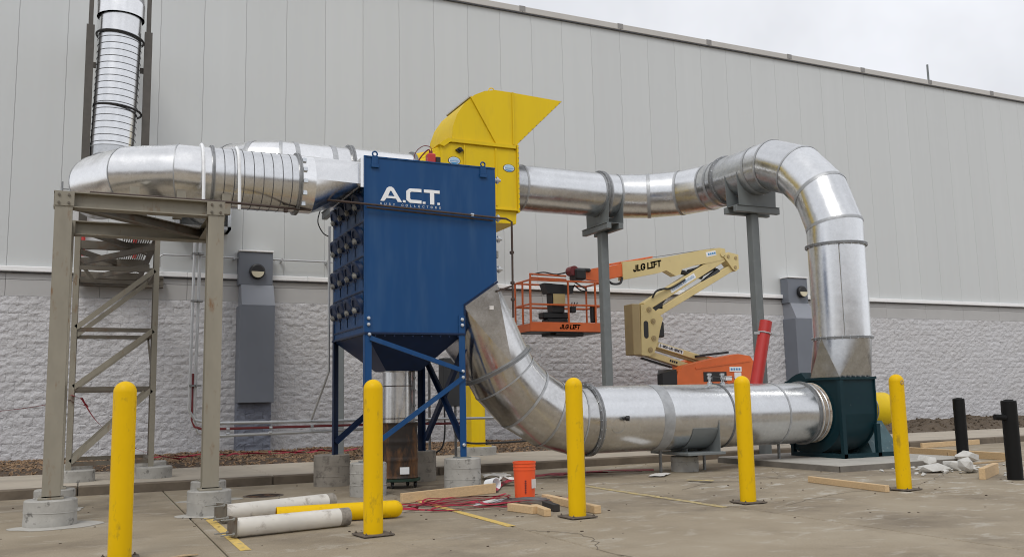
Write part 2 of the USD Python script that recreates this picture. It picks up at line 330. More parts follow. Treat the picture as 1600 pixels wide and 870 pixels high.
M['red'] = paint('red_paint', (0.46, 0.030, 0.026), 0.4, var=0.08, scale=3)
M['red_dark'] = paint('red_hose', (0.17, 0.022, 0.026), 0.5, var=0.1)
M['tape'] = paint('red_tape', (0.33, 0.018, 0.040), 0.5, var=0.25, scale=12, dirt=((0.06, 0.01, 0.015), 13, 0.58, 0.62, 0.9))
M['orange_bucket'] = paint('orange_bucket', (0.76, 0.095, 0.022), 0.4, var=0.05, scale=3)
M['orange'] = paint('lift_orange', (0.66, 0.135, 0.030), 0.42, var=0.08, scale=3, dirt=((0.35, 0.09, 0.04), 8, 0.6, 0.8, 0.5))
M['cream'] = paint('lift_cream', (0.62, 0.50, 0.235), 0.42, var=0.05, scale=2, dirt=((0.40, 0.33, 0.18), 5, 0.6, 0.8, 0.4))
M['cream_dark'] = paint('lift_tan', (0.36, 0.27, 0.13), 0.5, var=0.08, scale=3)
M['wood'] = paint('pine_lumber', (0.56, 0.40, 0.225), 0.75, var=0.14, scale=3, stretch=(3, 12, 12), dirt=((0.36, 0.22, 0.11), 7, 0.58, 0.7, 0.7))
M['wood_old'] = paint('weathered_lumber', (0.40, 0.29, 0.17), 0.8, var=0.2, scale=4, stretch=(3, 10, 10))
M['dark_wood'] = paint('dark_block', (0.03, 0.026, 0.024), 0.8, var=0.2)
M['white_pipe'] = paint('worn_white_pipe', (0.60, 0.575, 0.525), 0.55, var=0.12, scale=3, dirt=((0.24, 0.20, 0.16), 7, 0.56, 0.70, 0.75))
M['rubble'] = paint('broken_concrete', (0.50, 0.49, 0.46), 0.9, var=0.12, scale=5, bump=0.4, bscale=18, bdist=0.02)
M['dust'] = paint('concrete_dust', (0.40, 0.375, 0.33), 0.9, var=0.12, scale=4)
M['paper'] = paint('white_scrap', (0.62, 0.60, 0.57), 0.7, var=0.12, scale=6)
M['plastic'] = paint('clear_wrap', (0.62, 0.62, 0.64), 0.2, var=0.1, spec=0.6)
M['lens'] = paint('lamp_lens', (0.62, 0.57, 0.42), 0.3, var=0.05)
M['label_blue'] = paint('label_blue', (0.06, 0.26, 0.50), 0.4, var=0.1, scale=20)
M['label_sky'] = paint('label_pale_blue', (0.38, 0.56, 0.70), 0.4, var=0.1, scale=20)
M['black_print'] = paint('black_print', (0.015, 0.015, 0.015), 0.5)
M['flex'] = paint('woven_flex', (0.46, 0.40, 0.33), 0.8, var=0.25, scale=9, dirt=((0.17, 0.10, 0.06), 7, 0.5, 0.66, 0.8))
M['red_stain'] = paint('red_marking', (0.40, 0.10, 0.07), 0.5, var=0.2)
M['base_plate'] = paint('base_plate', (0.120, 0.098, 0.078), 0.7, 0.2, var=0.4, scale=18)

# ------------------------------------------------------------------ the ground
lot = thing('parking_lot', kind='structure')
lot_mesh = cbox(-80, 160, -60, 130, -0.5, -0.03)
obj('joint_bed', lot_mesh, M['joint'], lot)
xs = [-40, -18, -12, -7.8, -4.78, -1.75, 1.27, 4.28, 7.30, 10.32, 13.35, 16.4, 19.4, 22.4, 25.4, 31, 60, 120]
ys = [-50, -12, -3, 2.9, 8.88, 12.95, 16.29]
G = 0.009
for i in range(len(xs) - 1):
    for j in range(len(ys) - 1):
        big = xs[i + 1] - xs[i] > 8
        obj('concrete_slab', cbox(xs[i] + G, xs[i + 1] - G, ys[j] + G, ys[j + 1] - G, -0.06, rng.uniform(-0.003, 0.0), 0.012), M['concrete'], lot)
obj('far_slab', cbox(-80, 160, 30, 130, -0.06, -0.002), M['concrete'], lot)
for k, (x, y0, y1, w) in enumerate([(1.46, 9.12, 12.6, .10), (4.27, 9.2, 12.9, .10)]):
    obj('painted_line', cbox(x - w / 2, x + w / 2, y0, y1, 0.0005, 0.004), M['yellow_line'], None, kind='structure')
obj('painted_line', cbox(7.13, 7.24, 9.25, 12.85, 0.0005, 0.004), M['faint_line'], None, kind='structure')
# cracks and dusty smears
def blob(cx, cy, rx, ry, seed, n=28, rot=0.0):
    r0 = np.random.default_rng(seed); a = np.arange(n) * 2 * PI / n
    k = 1 + 0.35 * (meshkit.noise(np.stack([np.cos(a) * 1.7 + seed, np.sin(a) * 1.7, a * 0], 1), seed) - .5) * 2
    x, y = rx * k * np.cos(a), ry * k * np.sin(a)
    return Polygon(np.stack([cx + x * math.cos(rot) - y * math.sin(rot), cy + x * math.sin(rot) + y * math.cos(rot)], 1)).buffer(0)
def flat(poly, z, t=0.004):
    m = trimesh.creation.extrude_polygon(poly, t, engine='earcut'); m.apply_translation([0, 0, z]); return m
def crack(pts, w):
    p = smooth_path([(x, y, 0) for x, y in pts], 8); q = [(a[0] + rng.normal(0, .02), a[1] + rng.normal(0, .02)) for a in p]
    return LineString(q).buffer(w / 2)
cr = [flat(crack([(4.28, 8.8), (4.6, 8.35), (4.5, 7.8), (4.27, 7.2), (4.5, 6.4)], .006), 0.0008, .0015), flat(crack([(7.9, 9.0), (9.4, 9.6), (11.2, 9.9), (13.0, 10.9)], .006), 0.0008, .0015),
      flat(crack([(8.0, 11.3), (9.0, 11.9), (10.4, 12.0), (11.3, 13.2)], .006), 0.0008, .0015)]
for k_, q_ in enumerate(cr): obj('pavement_crack', q_, M['crack'], None, kind='structure')
# low brown rise, added unseen behind the viewer to darken the duct reflections
hx_ = np.linspace(-140, 160, 90); hv = []; hf = []
for i_, a in enumerate(hx_):
    h_ = 11.0 + 5.0 * float(meshkit.fbm(V(a * .03, 3.1, 0), 4, 9))
    for yy_, zz_ in ((-62, -.1), (-70, h_ * .8), (-80, h_), (-120, h_ * .7)): hv.append((a, yy_ - 25 * math.sin(a * .011), zz_))
for i_ in range(len(hx_) - 1):
    for j_ in range(3):
        a = i_ * 4 + j_; hf += [[a, a + 4, a + 5], [a, a + 5, a + 1]]
hm = trimesh.Trimesh(np.array(hv), [f_[::-1] for f_ in hf], process=False)
obj('hills', hm, M['soil'], None, True, kind='structure')
# kerb and walk
kerb = thing('kerb', kind='structure')
kx = [-40, -12, -6, -3, 0.0, 3.05, 6.1, 9.15, 12.2, 15.25, 18.3, 21.35, 24.4, 27.5, 33.5, 45, 70, 120]
for i in range(len(kx) - 1):
    obj('kerb_stone', cbox(kx[i] + .006, kx[i + 1] - .006, 16.30, 16.48, -0.1, 0.148, 0.02), M['kerb'], kerb)
walk = thing('pavement', kind='structure')
for i in range(len(kx) - 1):
    for y0, y1 in ((16.485, 18.1), (18.1, 19.75)):
        obj('paving_slab', cbox(kx[i] + .007, kx[i + 1] - .007, y0 + .007, y1 - .007, -0.05, 0.146 + rng.uniform(-.003, .003), 0.012), M['walk'], walk)
obj('slab_bed', cbox(-40, 120, 16.48, 19.8, -0.08, 0.10), M['joint'], walk)
# mulch bed: a mounded sheet with chips on it
def bed_mesh(x0, x1, nx, ny, amp):
    X, Y = np.meshgrid(np.linspace(x0, x1, nx), np.linspace(19.7, 24.05, ny), indexing='ij')
    P = np.stack([X, Y, X * 0], -1)
    t = (Y - 19.7) / 4.3
    edge = 19.75 + 0.25 * (meshkit.fbm(P * [0.6, 0, 0] + 3, 3) - .5)
    Z = 0.12 + 0.10 * np.clip((Y - edge) / .6, 0, 1) + amp * (meshkit.fbm(P * 1.3 + [9, 3, 0], 4, 5) - .4) * np.clip(t * 6, 0, 1)
    Pz = np.stack([X, Y, Z], -1).reshape(-1, 3); f = []
    for i in range(nx - 1):
        for j in range(ny - 1):
            a = i * ny + j; f += [[a, a + ny, a + ny + 1], [a, a + ny + 1, a + 1]]
    return trimesh.Trimesh(Pz, f, process=False), Z
bedA, _ = bed_mesh(-14, 17.6, 240, 36, .14)
obj('mulch_bed', bedA, M['mulch_bed'], None, True, kind='structure')
bedB, _ = bed_mesh(17.6, 60, 260, 36, .62)
obj('soil_bed', bedB, M['soil'], None, True, kind='structure')
obj('subsoil', cbox(-40, 120, 19.76, 24.2, -0.3, 0.08), M['mulch_bed'], None, kind='structure')
def scatter_on(bed, n, size, seed, flatness=.25, xr=None):
    r0 = np.random.default_rng(seed)
    pts, fi = trimesh.sample.sample_surface(bed, n, seed=seed)
    base = np.array([[-1, -1, -1], [1, -1, -1], [1, 1, -1], [-1, 1, -1], [-.7, -.8, 1], [.8, -.7, 1], [.7, .8, 1], [-.8, .7, 1]], float)
    faces = np.array([[0, 4, 5], [0, 5, 1], [1, 5, 6], [1, 6, 2], [2, 6, 7], [2, 7, 3], [3, 7, 4], [3, 4, 0], [4, 6, 5], [4, 7, 6]])[:, ::-1]
    faces = faces[:, ::-1]
    from scipy.spatial.transform import Rotation as Rr
    if xr: pts = pts[(pts[:, 0] > xr[0]) & (pts[:, 0] < xr[1])]
    n = len(pts)
    sc = np.stack([r0.uniform(.5, 1.4, n) * size, r0.uniform(.25, .6, n) * size, r0.uniform(.5, 1, n) * size * flatness], 1)
    R = Rr.from_euler('zyx', np.stack([r0.uniform(0, 6.3, n), r0.normal(0, .5, n), r0.normal(0, .5, n)], 1)).as_matrix()
    v = np.einsum('nij,nkj->nki', R, base[None] * sc[:, None]) + pts[:, None]
    f = faces[None] + 8 * np.arange(n)[:, None, None]
    return trimesh.Trimesh(v.reshape(-1, 3), f.reshape(-1, 3), process=False)
obj('wood_mulch', scatter_on(bedA, 15000, .045, 11), M['chip'], None, kind='stuff', label='brown wood chip mulch lying in the bed along the wall', cat='mulch')
obj('soil_clods', scatter_on(bedB, 3500, .055, 12, .8, (17, 45)), M['soil'], None, kind='stuff', label='loose brown soil clods on the bed at the right', cat='soil')
# small grit and leaves on the lot
gr = []
for k in range(260):
    x, y = rng.uniform(-1.5, 18), rng.uniform(7.5, 16.1); s = rng.uniform(.004, .011)
    gr.append(cbox(x - s, x + s * rng.uniform(.5, 2.5), y - s, y + s, 0, s * rng.uniform(.4, 1)))
obj('grit', cat(*gr), M['mulch_bed'], None, kind='stuff', label='small dark grit and leaf bits scattered on the lot', cat='grit')

# ------------------------------------------------------------------ the building
bld = thing('warehouse_building', 'long pale grey metal clad warehouse over split face block wall', 'building')
WX0, WX1, WY = -9.7, 62.0, 24.0
k0 = -1.70
x = k0 - 1.067 * 8
pans = []
while x < WX1:
    obj('wall_panel', cbox(x + .0025, x + 1.067 - .0025, WY + .02, WY + .10, 4.70, 13.16, .005), M['panel'], bld)
    x += 1.067
obj('panel_backing', cbox(WX0, WX1, WY + .06, WY + .3, 0, 13.1), M['panel_gap'], bld)
obj('roof', cbox(WX0, WX1, WY + .3, WY + 40, 12.6, 13.0), M['coping'], bld)
obj('left_end_wall', cbox(WX0, WX0 + .2, WY + .3, WY + 40, 0, 12.6), M['panel'], bld)
obj('right_end_wall', cbox(WX1 - .2, WX1, WY + .3, WY + 40, 0, 12.6), M['panel'], bld)
cx = 11.84 - 3.525 * 6
while cx < WX1:
    obj('coping_piece', cbox(cx + .004, cx + 3.525 - .004, WY - .07, WY + .5, 13.16, 13.35, .01), M['coping'], bld)
    obj('coping_joint', cbox(cx - .10, cx + .10, WY - .078, WY + .5, 13.19, 13.358), M['coping_joint'], bld)
    cx += 3.525
obj('drip_edge', cbox(WX0, WX1, WY - .055, WY + .02, 13.13, 13.158), M['dark_seam'], bld)  # dark strip painted in as the shade under the coping overhang
for i in range(24):
    a = WX0 + i * 3.0
    obj('trim_piece', cbox(a + .002, min(a + 3.0, WX1) - .002, WY - .10, WY + .05, 4.575, 4.70, .015), M['trim'], bld)
obj('trim_drip', cbox(WX0, WX1, WY - .05, WY + .03, 4.55, 4.572), M['dark_seam'], bld)
for i in range(36):
    a = WX0 + i * 2.0
    for z0, z1 in ((4.005, 4.39), (4.398, 4.548)):
        obj('smooth_course', cbox(a + .003, min(a + 2.0, WX1) - .003, WY + (0 if z0 < 4.3 else .012), WY + .2, z0, z1, .006), M['smooth_masonry'], bld)
obj('mortar_face', cbox(WX0, WX1, WY + .015, WY + .2, -0.2, 4.0), M['mortar'], bld)
def block_mesh(x0, z0, seed, w=.398, h=.198, nx=10, nz=7, y=WY, amp=.048):
    u, v = np.linspace(0, 1, nx), np.linspace(0, 1, nz)
    U, Vv = np.meshgrid(u, v, indexing='ij')
    P = np.stack([x0 + U * w, 0 * U + y, z0 + Vv * h], -1)
    Q = P.copy(); Q[..., 0] = P[..., 0] + .6 * P[..., 2]; Q[..., 1] = (seed % 3) * .25
    nse = meshkit.fbm(Q * [11, 1, 12.5], 3, 3)
    e = np.minimum(np.minimum(U, 1 - U) * w / .03, np.minimum(Vv, 1 - Vv) * h / .03); e = np.clip(e, 0, 1)
    out = (.012 + amp * (nse * 1.5 - .35).clip(0, 1)) * (.86 + .14 * e)
    P[..., 1] = y + .012 - out
    pts = P.reshape(-1, 3); f = []
    for i in range(nx - 1):
        for j in range(nz - 1):
            a = i * nz + j; f += [[a, a + nz, a + nz + 1], [a, a + nz + 1, a + 1]]
    n = nx * nz
    border = [i * nz for i in range(nx)] + [(nx - 1) * nz + j for j in range(1, nz)] + [i * nz + nz - 1 for i in range(nx - 2, -1, -1)] + [j for j in range(nz - 2, 0, -1)]
    back = pts[border].copy(); back[:, 1] = y + .02
    pts = np.vstack([pts, back]); B = len(border)
    for k in range(B):
        a, b, c, d = border[k], border[(k + 1) % B], n + (k + 1) % B, n + k
        f += [[a, c, b], [a, d, c]]
    return trimesh.Trimesh(pts, f, process=False)
blocks = []
for r_ in range(20):
    z = .002 + r_ * .2
    nx0 = -6.0 - (.2 if r_ % 2 else 0)
    for c_ in range(124):
        xx = nx0 + c_ * .4
        blocks.append((math.hypot(xx + .2, 24), xx, z, r_ * 131 + c_))
vis = sorted([b for b in blocks if b[1] > -2.2 and b[2] > .15 and not (3.3 < b[1] < 4.4)])
near = set((b[1], b[2]) for b in vis[:300])
rest = []
for d_, xx, z, sd in blocks:
    if (xx, z) in near: obj('block', block_mesh(xx, z, sd % 97), M['block'], bld, 40)
    else: rest.append(block_mesh(xx, z, sd % 97, nx=8 if xx > 18 else 10, nz=6 if xx > 18 else 7))
rest.append(cbox(43.6, WX1, WY - .03, WY + .02, 0, 4.0)); rest.append(cbox(WX0, -6.2, WY - .03, WY + .02, 0, 4.0))
obj('block_courses', cat(*rest), M['block'], bld, 40, kind='stuff')
obj('vent_pole', cyl((29.6, WY + .1, 13.3), (29.6, WY + .1, 14.05), .04, 12), M['gray_steel'], bld, 30)
# downspout covers
def downspout(x0, x1, label):
    t = thing('downspout_cover', label, 'downspout cover', group='downspout covers on the wall')
    obj('head_box', cbox(x0, x1, 23.62, 23.99, 4.40, 5.25, .01), M['pilaster'], t)
    obj('cap', cbox(x0 - .02, x1 + .02, 23.58, 23.99, 5.25, 5.29, .008), M['trim'], t)
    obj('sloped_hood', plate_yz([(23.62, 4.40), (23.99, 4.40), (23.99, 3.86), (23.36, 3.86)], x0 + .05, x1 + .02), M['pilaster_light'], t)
    obj('shaft', cbox(x0, x1 + .02, 23.36, 23.99, 1.43, 3.86, .01), M['pilaster'], t)
    for r_ in range(7):
        for c_ in range(2):
            ww = (x1 - x0) / 2
            off = ww * (.5 if r_ % 2 else 0)
            spans = [(0, ww), (ww, 2 * ww)] if r_ % 2 == 0 else [(0, ww * .5), (ww * .5, ww * 1.5), (ww * 1.5, 2 * ww)]
        for a, b in spans:
            obj('painted_block', cat(block_mesh(x0 + a + .002, .03 + r_ * .2, r_ * 5 + int(a * 9), w=b - a - .005, y=23.62, nx=6, amp=.07), cbox(x0 + a + .003, x0 + b - .004, 23.63, 23.99, .03 + r_ * .2, .226 + r_ * .2)), M['block_blue'], t, 40)
    return t
downspout(3.50, 4.34, 'grey blue downspout cover with half moon lamp behind the steel frame')
downspout(21.42, 22.27, 'grey blue downspout cover partly hidden by the tall vertical duct')
def wall_lamp(x, z, label):
    t = thing('wall_lamp', label, 'wall lamp', (x, 23.60, z), group='half moon wall lamps')
    a = np.linspace(0, PI, 15)
    obj('housing', lathe([(0.0, .0), (.19, .0), (.20, -.03), (.19, -.10), (.15, -.125), (0, -.13)][::-1], d=(0, 1, 0), n=28), M['black'], t, 30)
    m = plate_xz([(.155 * math.cos(k), -.155 * math.sin(k) - .012) for k in a], -.150, -.11)
    obj('lens', m, M['lens'], t)
wall_lamp(3.94, 4.74, 'half moon wall lamp on the downspout cover behind the steel frame')
wall_lamp(21.95, 4.78, 'half moon wall lamp beside the tall vertical duct')
wc = thing('wall_conduit', 'thin steel conduit running along the wall above the white trim', 'conduit')
obj('run', tube([(1.62, 23.78, 4.78), (1.62, 23.78, 5.05), (1.70, 23.78, 5.10), (6.6, 23.78, 5.10)], .025, 8), M['conduit'], wc, 40)
for xx in (2.4, 3.4, 4.6, 5.8): obj('strap', cbox(xx - .02, xx + .02, 23.74, 24.02, 5.06, 5.14), M['conduit'], wc)
lb = thing('ledger_beam', 'weathered steel ledger beam bolted to the block wall behind the lattice tower', 'beam')
obj('channel', cat(cbox(-.2, 1.72, 23.70, 23.93, 4.27, 4.30), cbox(-.2, 1.72, 23.70, 23.93, 4.50, 4.53), cbox(-.2, 1.72, 23.74, 23.76, 4.30, 4.50)), M['olive_dark'], lb)
for xx in (-.1, .0, 1.5, 1.62):
    for z in (4.34, 4.46): obj('bolt', cyl((xx, 23.745, z), (xx, 23.715, z), .018, 8), M['olive_dark'], lb)

# ------------------------------------------------------------------ ducts
def flange(parent, p, d, r, w=.045, h=.05, bolts=0, mat='flange'):
    d = V(*d) / np.linalg.norm(d); c = V(*p)
    obj('flange', lathe([(r - .01, -w / 2), (r + h, -w / 2), (r + h, -.004), (r + h * .8, -.003), (r + h * .8, .003), (r + h, .004), (r + h, w / 2), (r - .01, w / 2)], c, d, 48), M[mat], parent, 30)
    if bolts:
        pts, _ = ring_pts(c, d, r + h * .62, bolts)
        obj('flange_bolts', cat(*[cyl(q - d * (w / 2 + .012), q + d * (w / 2 + .012), .010, 6) for q in pts]), M['zinc'], parent, kind='stuff')
def duct(parent, path, r, names, mats, beads=True, bead_w=.035):
    """one part per straight or gore; a sealed seam strip at each mitre"""
    segs = mitre_rings(path, r)
    for i, (a, b, d) in enumerate(segs):
        nm, mt = names[i], mats[i]
        if nm is None: continue
        L_ = np.linalg.norm((b - a).mean(0)); k = max(1, int(L_ / .5))
        rings = [a + (b - a) * t for t in np.linspace(0, 1, k + 1)]
        obj(nm, loft(rings), M[mt], parent, 30)
    if beads:
        big = mitre_rings(path, r + .006)
        for i in range(len(segs) - 1):
            if names[i] is None or names[i + 1] is None: continue
            a = big[i][1]; da, db = big[i][2], big[i + 1][2]
            w = bead_w * (0.7 + 0.6 * ((i * 37) % 10) / 10)
            obj('seam_strip', loft([a - da * w - (segs[i][1] * 0), a, a + db * w]), M['seam'], parent, 30)
def straight_seam(parent, p, d, r, w=.03):
    d = V(*d) / np.linalg.norm(d)
    obj('seam_strip', lathe([(r + .001, -w), (r + .006, -w), (r + .006, w), (r + .001, w)], p, d, 48), M['seam'], parent, 30)
def flat_mark(parent, p, d_out, w, h, mat, name='sticker'):
    """small flat rectangle on a surface"""
    p = V(*p); n = V(*d_out) / np.linalg.norm(d_out); s = np.cross([0, 0, 1.0], n); s /= np.linalg.norm(s); u = np.cross(n, s)
    q = [p + n * .004 + s * a * w / 2 + u * b * h / 2 for a, b in ((-1, -1), (1, -1), (1, 1), (-1, 1))]
    q2 = [x_ - n * .01 for x_ in q]
    obj(name, trimesh.convex.convex_hull(np.array(q + q2)), M[mat], parent)

R1 = .588
# lower duct: collector outlet -> fan
low = thing('lower_duct', 'big galvanized duct running low from the blue collector to the fan', 'duct')
D0 = V(.50, 0, -.866); p0 = V(6.34, 14.10, 1.95)
mids, e1 = elbow(p0, D0, (1, 0, 0), 1.93, 4)
zc = e1[2]; LZ = zc
path = [p0] + mids + [e1, V(10.83, 14.10, zc), V(12.93, 14.10, zc)]
ng = len(path) - 3
duct(low, path, R1, ['gore'] * ng + ['straight_section', 'straight_section'], ['galv_gore'] * ng + ['galv', 'galv'], bead_w=.02)
flange(low, p0, D0, R1, .06, .05, 0)
flange(low, e1 + V(.02, 0, 0), (1, 0, 0), R1, .07, .045, 24)
flange(low, (10.83, 14.10, zc), (1, 0, 0), R1, .025, .018)
straight_seam(low, (9.4, 14.10, zc), (1, 0, 0), R1, .11)
straight_seam(low, (12.14, 14.10, zc), (1, 0, 0), R1, .02)
flange(low, (12.89, 14.10, zc), (1, 0, 0), R1, .05, .03)
# square-to-round outlet under the sloped face of the collector
nrm = V(.54, 0, -.842)
A, B = V(6.05, 0, 3.26), V(5.44, 0, 2.87)
def rect_ring(c4, n=48):
    """n points round a rectangle given by 4 corners, starting at a side's middle"""
    c4 = [V(*c) for c in c4]; out = []
    for k in range(n):
        t = k / n * 4; i = int(t); out.append(c4[i] + (c4[(i + 1) % 4] - c4[i]) * (t - i))
    return np.array(out)
def match(ring, target):
    """rolls and, if needed, reverses target so that it lines up with ring"""
    best = None
    c1, c2 = ring - ring.mean(0), target - target.mean(0)
    for rev in (False, True):
        tt = c2[::-1] if rev else c2
        for s_ in range(len(tt)):
            e = ((np.roll(tt, s_, 0) - c1) ** 2).sum()
            if best is None or e < best[0]: best = (e, rev, s_)
    t2 = target[::-1] if best[1] else target
    return np.roll(t2, best[2], 0)
def sq2round(parent, c4, p, d, r, mat, name='transition'):
    """four flat triangles and four corner cones, as sheet metal is folded"""
    c4 = np.array([V(*c) for c in c4]); rd, _ = ring_pts(p, d, r, 48); ctr = rd.mean(0)
    cc = c4.mean(0); dn = V(*d) / np.linalg.norm(d)
    def pl(v): v = v - dn * (v @ dn); return v / (np.linalg.norm(v) + 1e-9)
    mids_ = [int(np.argmax([(q - ctr) @ pl((c4[k] + c4[(k + 1) % 4]) / 2 - cc) for q in rd])) for k in range(4)]
    parts_ = []
    for k in range(4):
        parts_.append(np.array([[c4[k], c4[(k + 1) % 4], rd[mids_[k]]]]))
        a, b = mids_[k], mids_[(k + 1) % 4]; c = c4[(k + 1) % 4]
        st = 1 if ((b - a) % 48) <= 24 else -1
        i_ = a; fan = []
        while i_ != b:
            n_ = (i_ + st) % 48; fan.append([rd[i_], c, rd[n_]]); i_ = n_
        parts_.append(np.array(fan))
    ms = []
    for t_ in parts_:
        m = trimesh.Trimesh(t_.reshape(-1, 3), np.arange(len(t_) * 3).reshape(-1, 3), process=True); ms.append(m)
    m = cat(*ms); mc = (cc + ctr) / 2
    fl = ((m.triangles_center - mc) * m.face_normals).sum(1) < 0
    f = m.faces.copy(); f[fl] = f[fl][:, ::-1]
    return obj(name, trimesh.Trimesh(m.vertices, f, process=False), M[mat], parent, 40)
sq2round(low, [(A[0], 13.42, A[2]), (B[0], 13.42, B[2]), (B[0], 15.3, B[2]), (A[0], 15.3, A[2])], p0, D0, R1, 'galv_gore')
flat_mark(low, (5.95, 13.41, 2.84), (-.1, -1, .0), .07, .06, 'paper')
obj('sensor_probe', cat(cyl((8.44, 14.10 - .57, LZ + .02), (8.44, 14.10 - .66, LZ + .02), .035, 14), cyl((8.44, 14.10 - .66, LZ + .02), (8.48, 14.10 - .70, LZ + .02), .045, 14)), M['black'], low, 30)
obj('probe_chain', torus((8.33, 14.10 - .575, LZ - .10), (0, 1, .15), .13, .004, 24, 5), M['gray_knob'], low, 30)
for xx in (10.73, 11.03):
    t_ = LZ + R1
    vv = obj('sprinkler_valve', lathe([(.0, -.02), (.05, -.02), (.05, .03), (.025, .04), (.025, .09), (.04, .095), (.04, .13), (.03, .14), (.03, .16), (.045, .165), (.045, .2), (0, .205)], (xx, 14.10, t_), (0, 0, 1), 12), M['zinc'], low, 40)
    for sg in (-1, 1): obj('valve_lead', tube(smooth_path([(xx + sg * .03, 13.90, t_), (xx + sg * .12, 13.87, t_ + .03), (xx + sg * .09, 13.89, t_ + .12), (xx, 14.10, t_ + .14)]), .006, 6), M['dark_gray'], vv, 40)
for xx in (7.95, 9.55, 10.52, 12.3):
    zz = .12 if xx > 11.9 else 0
    obj('strut_leg', cat(cbox(xx - .02, xx + .02, 14.08, 14.12, zz, LZ - R1 + .03), *[cbox(xx - .012, xx + .012, 14.073, 14.079, .03 + k * .07 + zz, .06 + k * .07 + zz) for k in range(5)]), M['flange'], low)
# saddle and pier under it
sd = thing('duct_saddle', 'grey steel saddle cradling the low duct on a short round pier', 'saddle')
def saddle_plates(t, c, ax, r, z0, w, gap, thick=.012, mat='gray_steel', sides=(-1, 1)):
    """two curved-top plates across the duct, on a base beam; ax: duct axis (horizontal)"""
    c = V(*c); ax = V(*ax); sdv = V(-ax[1], ax[0], 0)
    a = np.linspace(math.radians(186), math.radians(354), 21)
    pts = [((r + .002) * math.cos(k), (r + .002) * math.sin(k)) for k in a]
    poly = Polygon(pts + [(w / 2, z0 - c[2]), (-w / 2, z0 - c[2])])
    for s_ in sides:
        m = trimesh.creation.extrude_polygon(poly, thick, engine='earcut')
        T = np.eye(4); T[:3, 0] = sdv; T[:3, 1] = [0, 0, 1]; T[:3, 2] = np.cross(sdv, [0, 0, 1]); T[:3, 3] = c + ax * s_ * gap / 2
        m.apply_transform(T); obj('saddle_plate', m, M[mat], t)
saddle_plates(sd, (10.15, 14.10, LZ), (1, 0, 0), R1, .36, 1.16, .60, sides=(1,))
aa = np.linspace(math.radians(200), math.radians(340), 21)
obj('cradle_sheet', loft([np.array([(xx, 14.10 + r_ * math.cos(a), LZ + r_ * math.sin(a)) for r_ in (R1 + .004,) for a in aa] + [(xx, 14.10 + (R1 + .014) * math.cos(a), LZ + (R1 + .014) * math.sin(a)) for a in aa[::-1]]) for xx in (9.90, 10.44)], True), M['gray_steel'], sd, 30)
obj('gusset', cbox(9.96, 9.975, 13.85, 14.35, .36, .42), M['gray_steel'], sd)
obj('base_plate', cbox(9.74, 10.56, 13.5, 14.7, .31, .36, .006), M['gray_steel'], sd)
obj('pedestal', cyl((10.08, 14.10, .27), (10.08, 14.10, .31), .16, 20), M['flange'], sd, 30)
# flexible collar to the fan
fx = thing('flexible_collar', 'frayed whitish fabric collar between the low duct and the teal fan', 'collar')
obj('fabric', lathe([(R1 - .01, 0), (R1 + .005, .03), (R1 - .03, .10), (R1 - .02, .14), (R1 - .05, .20), (R1 - .045, .26)], (12.93, 14.10, LZ), (1, 0, 0), 48), M['flex'], fx, 50)
for k, xx in enumerate((12.975, 13.12)): obj('band', torus((xx, 14.10, LZ), (1, 0, 0), R1 + .0 - k * .035, .014, 48, 6), M['zinc'], fx, 40)
obj('frayed_edge', torus((13.165, 14.10, LZ), (1, 0, 0), R1 - .03, .03, 48, 6), M['flex'], fx)

# upper duct: yellow unit -> over -> fan
UZ, UY, UR = 6.40, 19.3, .555
VX, VY = 13.74, 13.70
up = thing('upper_duct', 'tall galvanized duct from the yellow unit bending down into the fan', 'duct')
c0 = V(11.64, UY, UZ)
m1, q1 = elbow(c0, (1, 0, 0), (0, -1, 0), VX - 11.64, 4)
s2 = V(VX, VY + 2.1, UZ)
m2, q2 = elbow(s2, (0, -1, 0), (0, 0, -1), 2.1, 4)
path = [V(9.02, UY, UZ), V(9.35, UY, UZ), V(11.50, UY, UZ), c0] + m1 + [q1, s2] + m2 + [q2]
names = ['straight_section', 'straight_section', 'straight_section'] + ['gore'] * (len(m1) + 1) + ['straight_section'] + ['gore'] * (len(m2) + 1)
mats = ['galv_dull', 'galv', 'galv_dull'] + ['galv'] * (len(m1) + 1) + ['galv_dull'] + ['galv'] * (len(m2) + 1)
duct(up, path, UR, names, mats, bead_w=.035)
flange(up, (11.56, UY, UZ), (1, 0, 0), UR, .10, .05, 20)
flange(up, (VX, 16.92, UZ), (0, -1, 0), UR, .07, .045, 20)
flange(up, q2, (0, 0, -1), UR, .05, .05, 24)
zt = 1.63 + .80
duct(up, [q2, V(VX, VY, zt)], UR, ['straight_section'], ['galv'])
flange(up, (VX, VY, zt), (0, 0, -1), UR, .04, .035, 24)
obj('vertical_seam', bar((VX - .35, VY - .435, zt), (VX - .35, VY - .435, q2[2]), .025, .02), M['galv_dull'], up)
FX0, FX1, FY0, FY1 = 13.20, 14.08, 13.30, 14.12
sq2round(up, [(FX0 + .02, FY0 + .02, 1.665), (FX1 - .02, FY0 + .02, 1.665), (FX1 - .02, FY1 - .02, 1.665), (FX0 + .02, FY1 - .02, 1.665)], (VX, VY, zt), (0, 0, 1), UR, 'galv_dull')
flat_mark(up, (13.12, 17.95, 6.32), (-.8, -.6, -.15), .07, .07, 'paper')

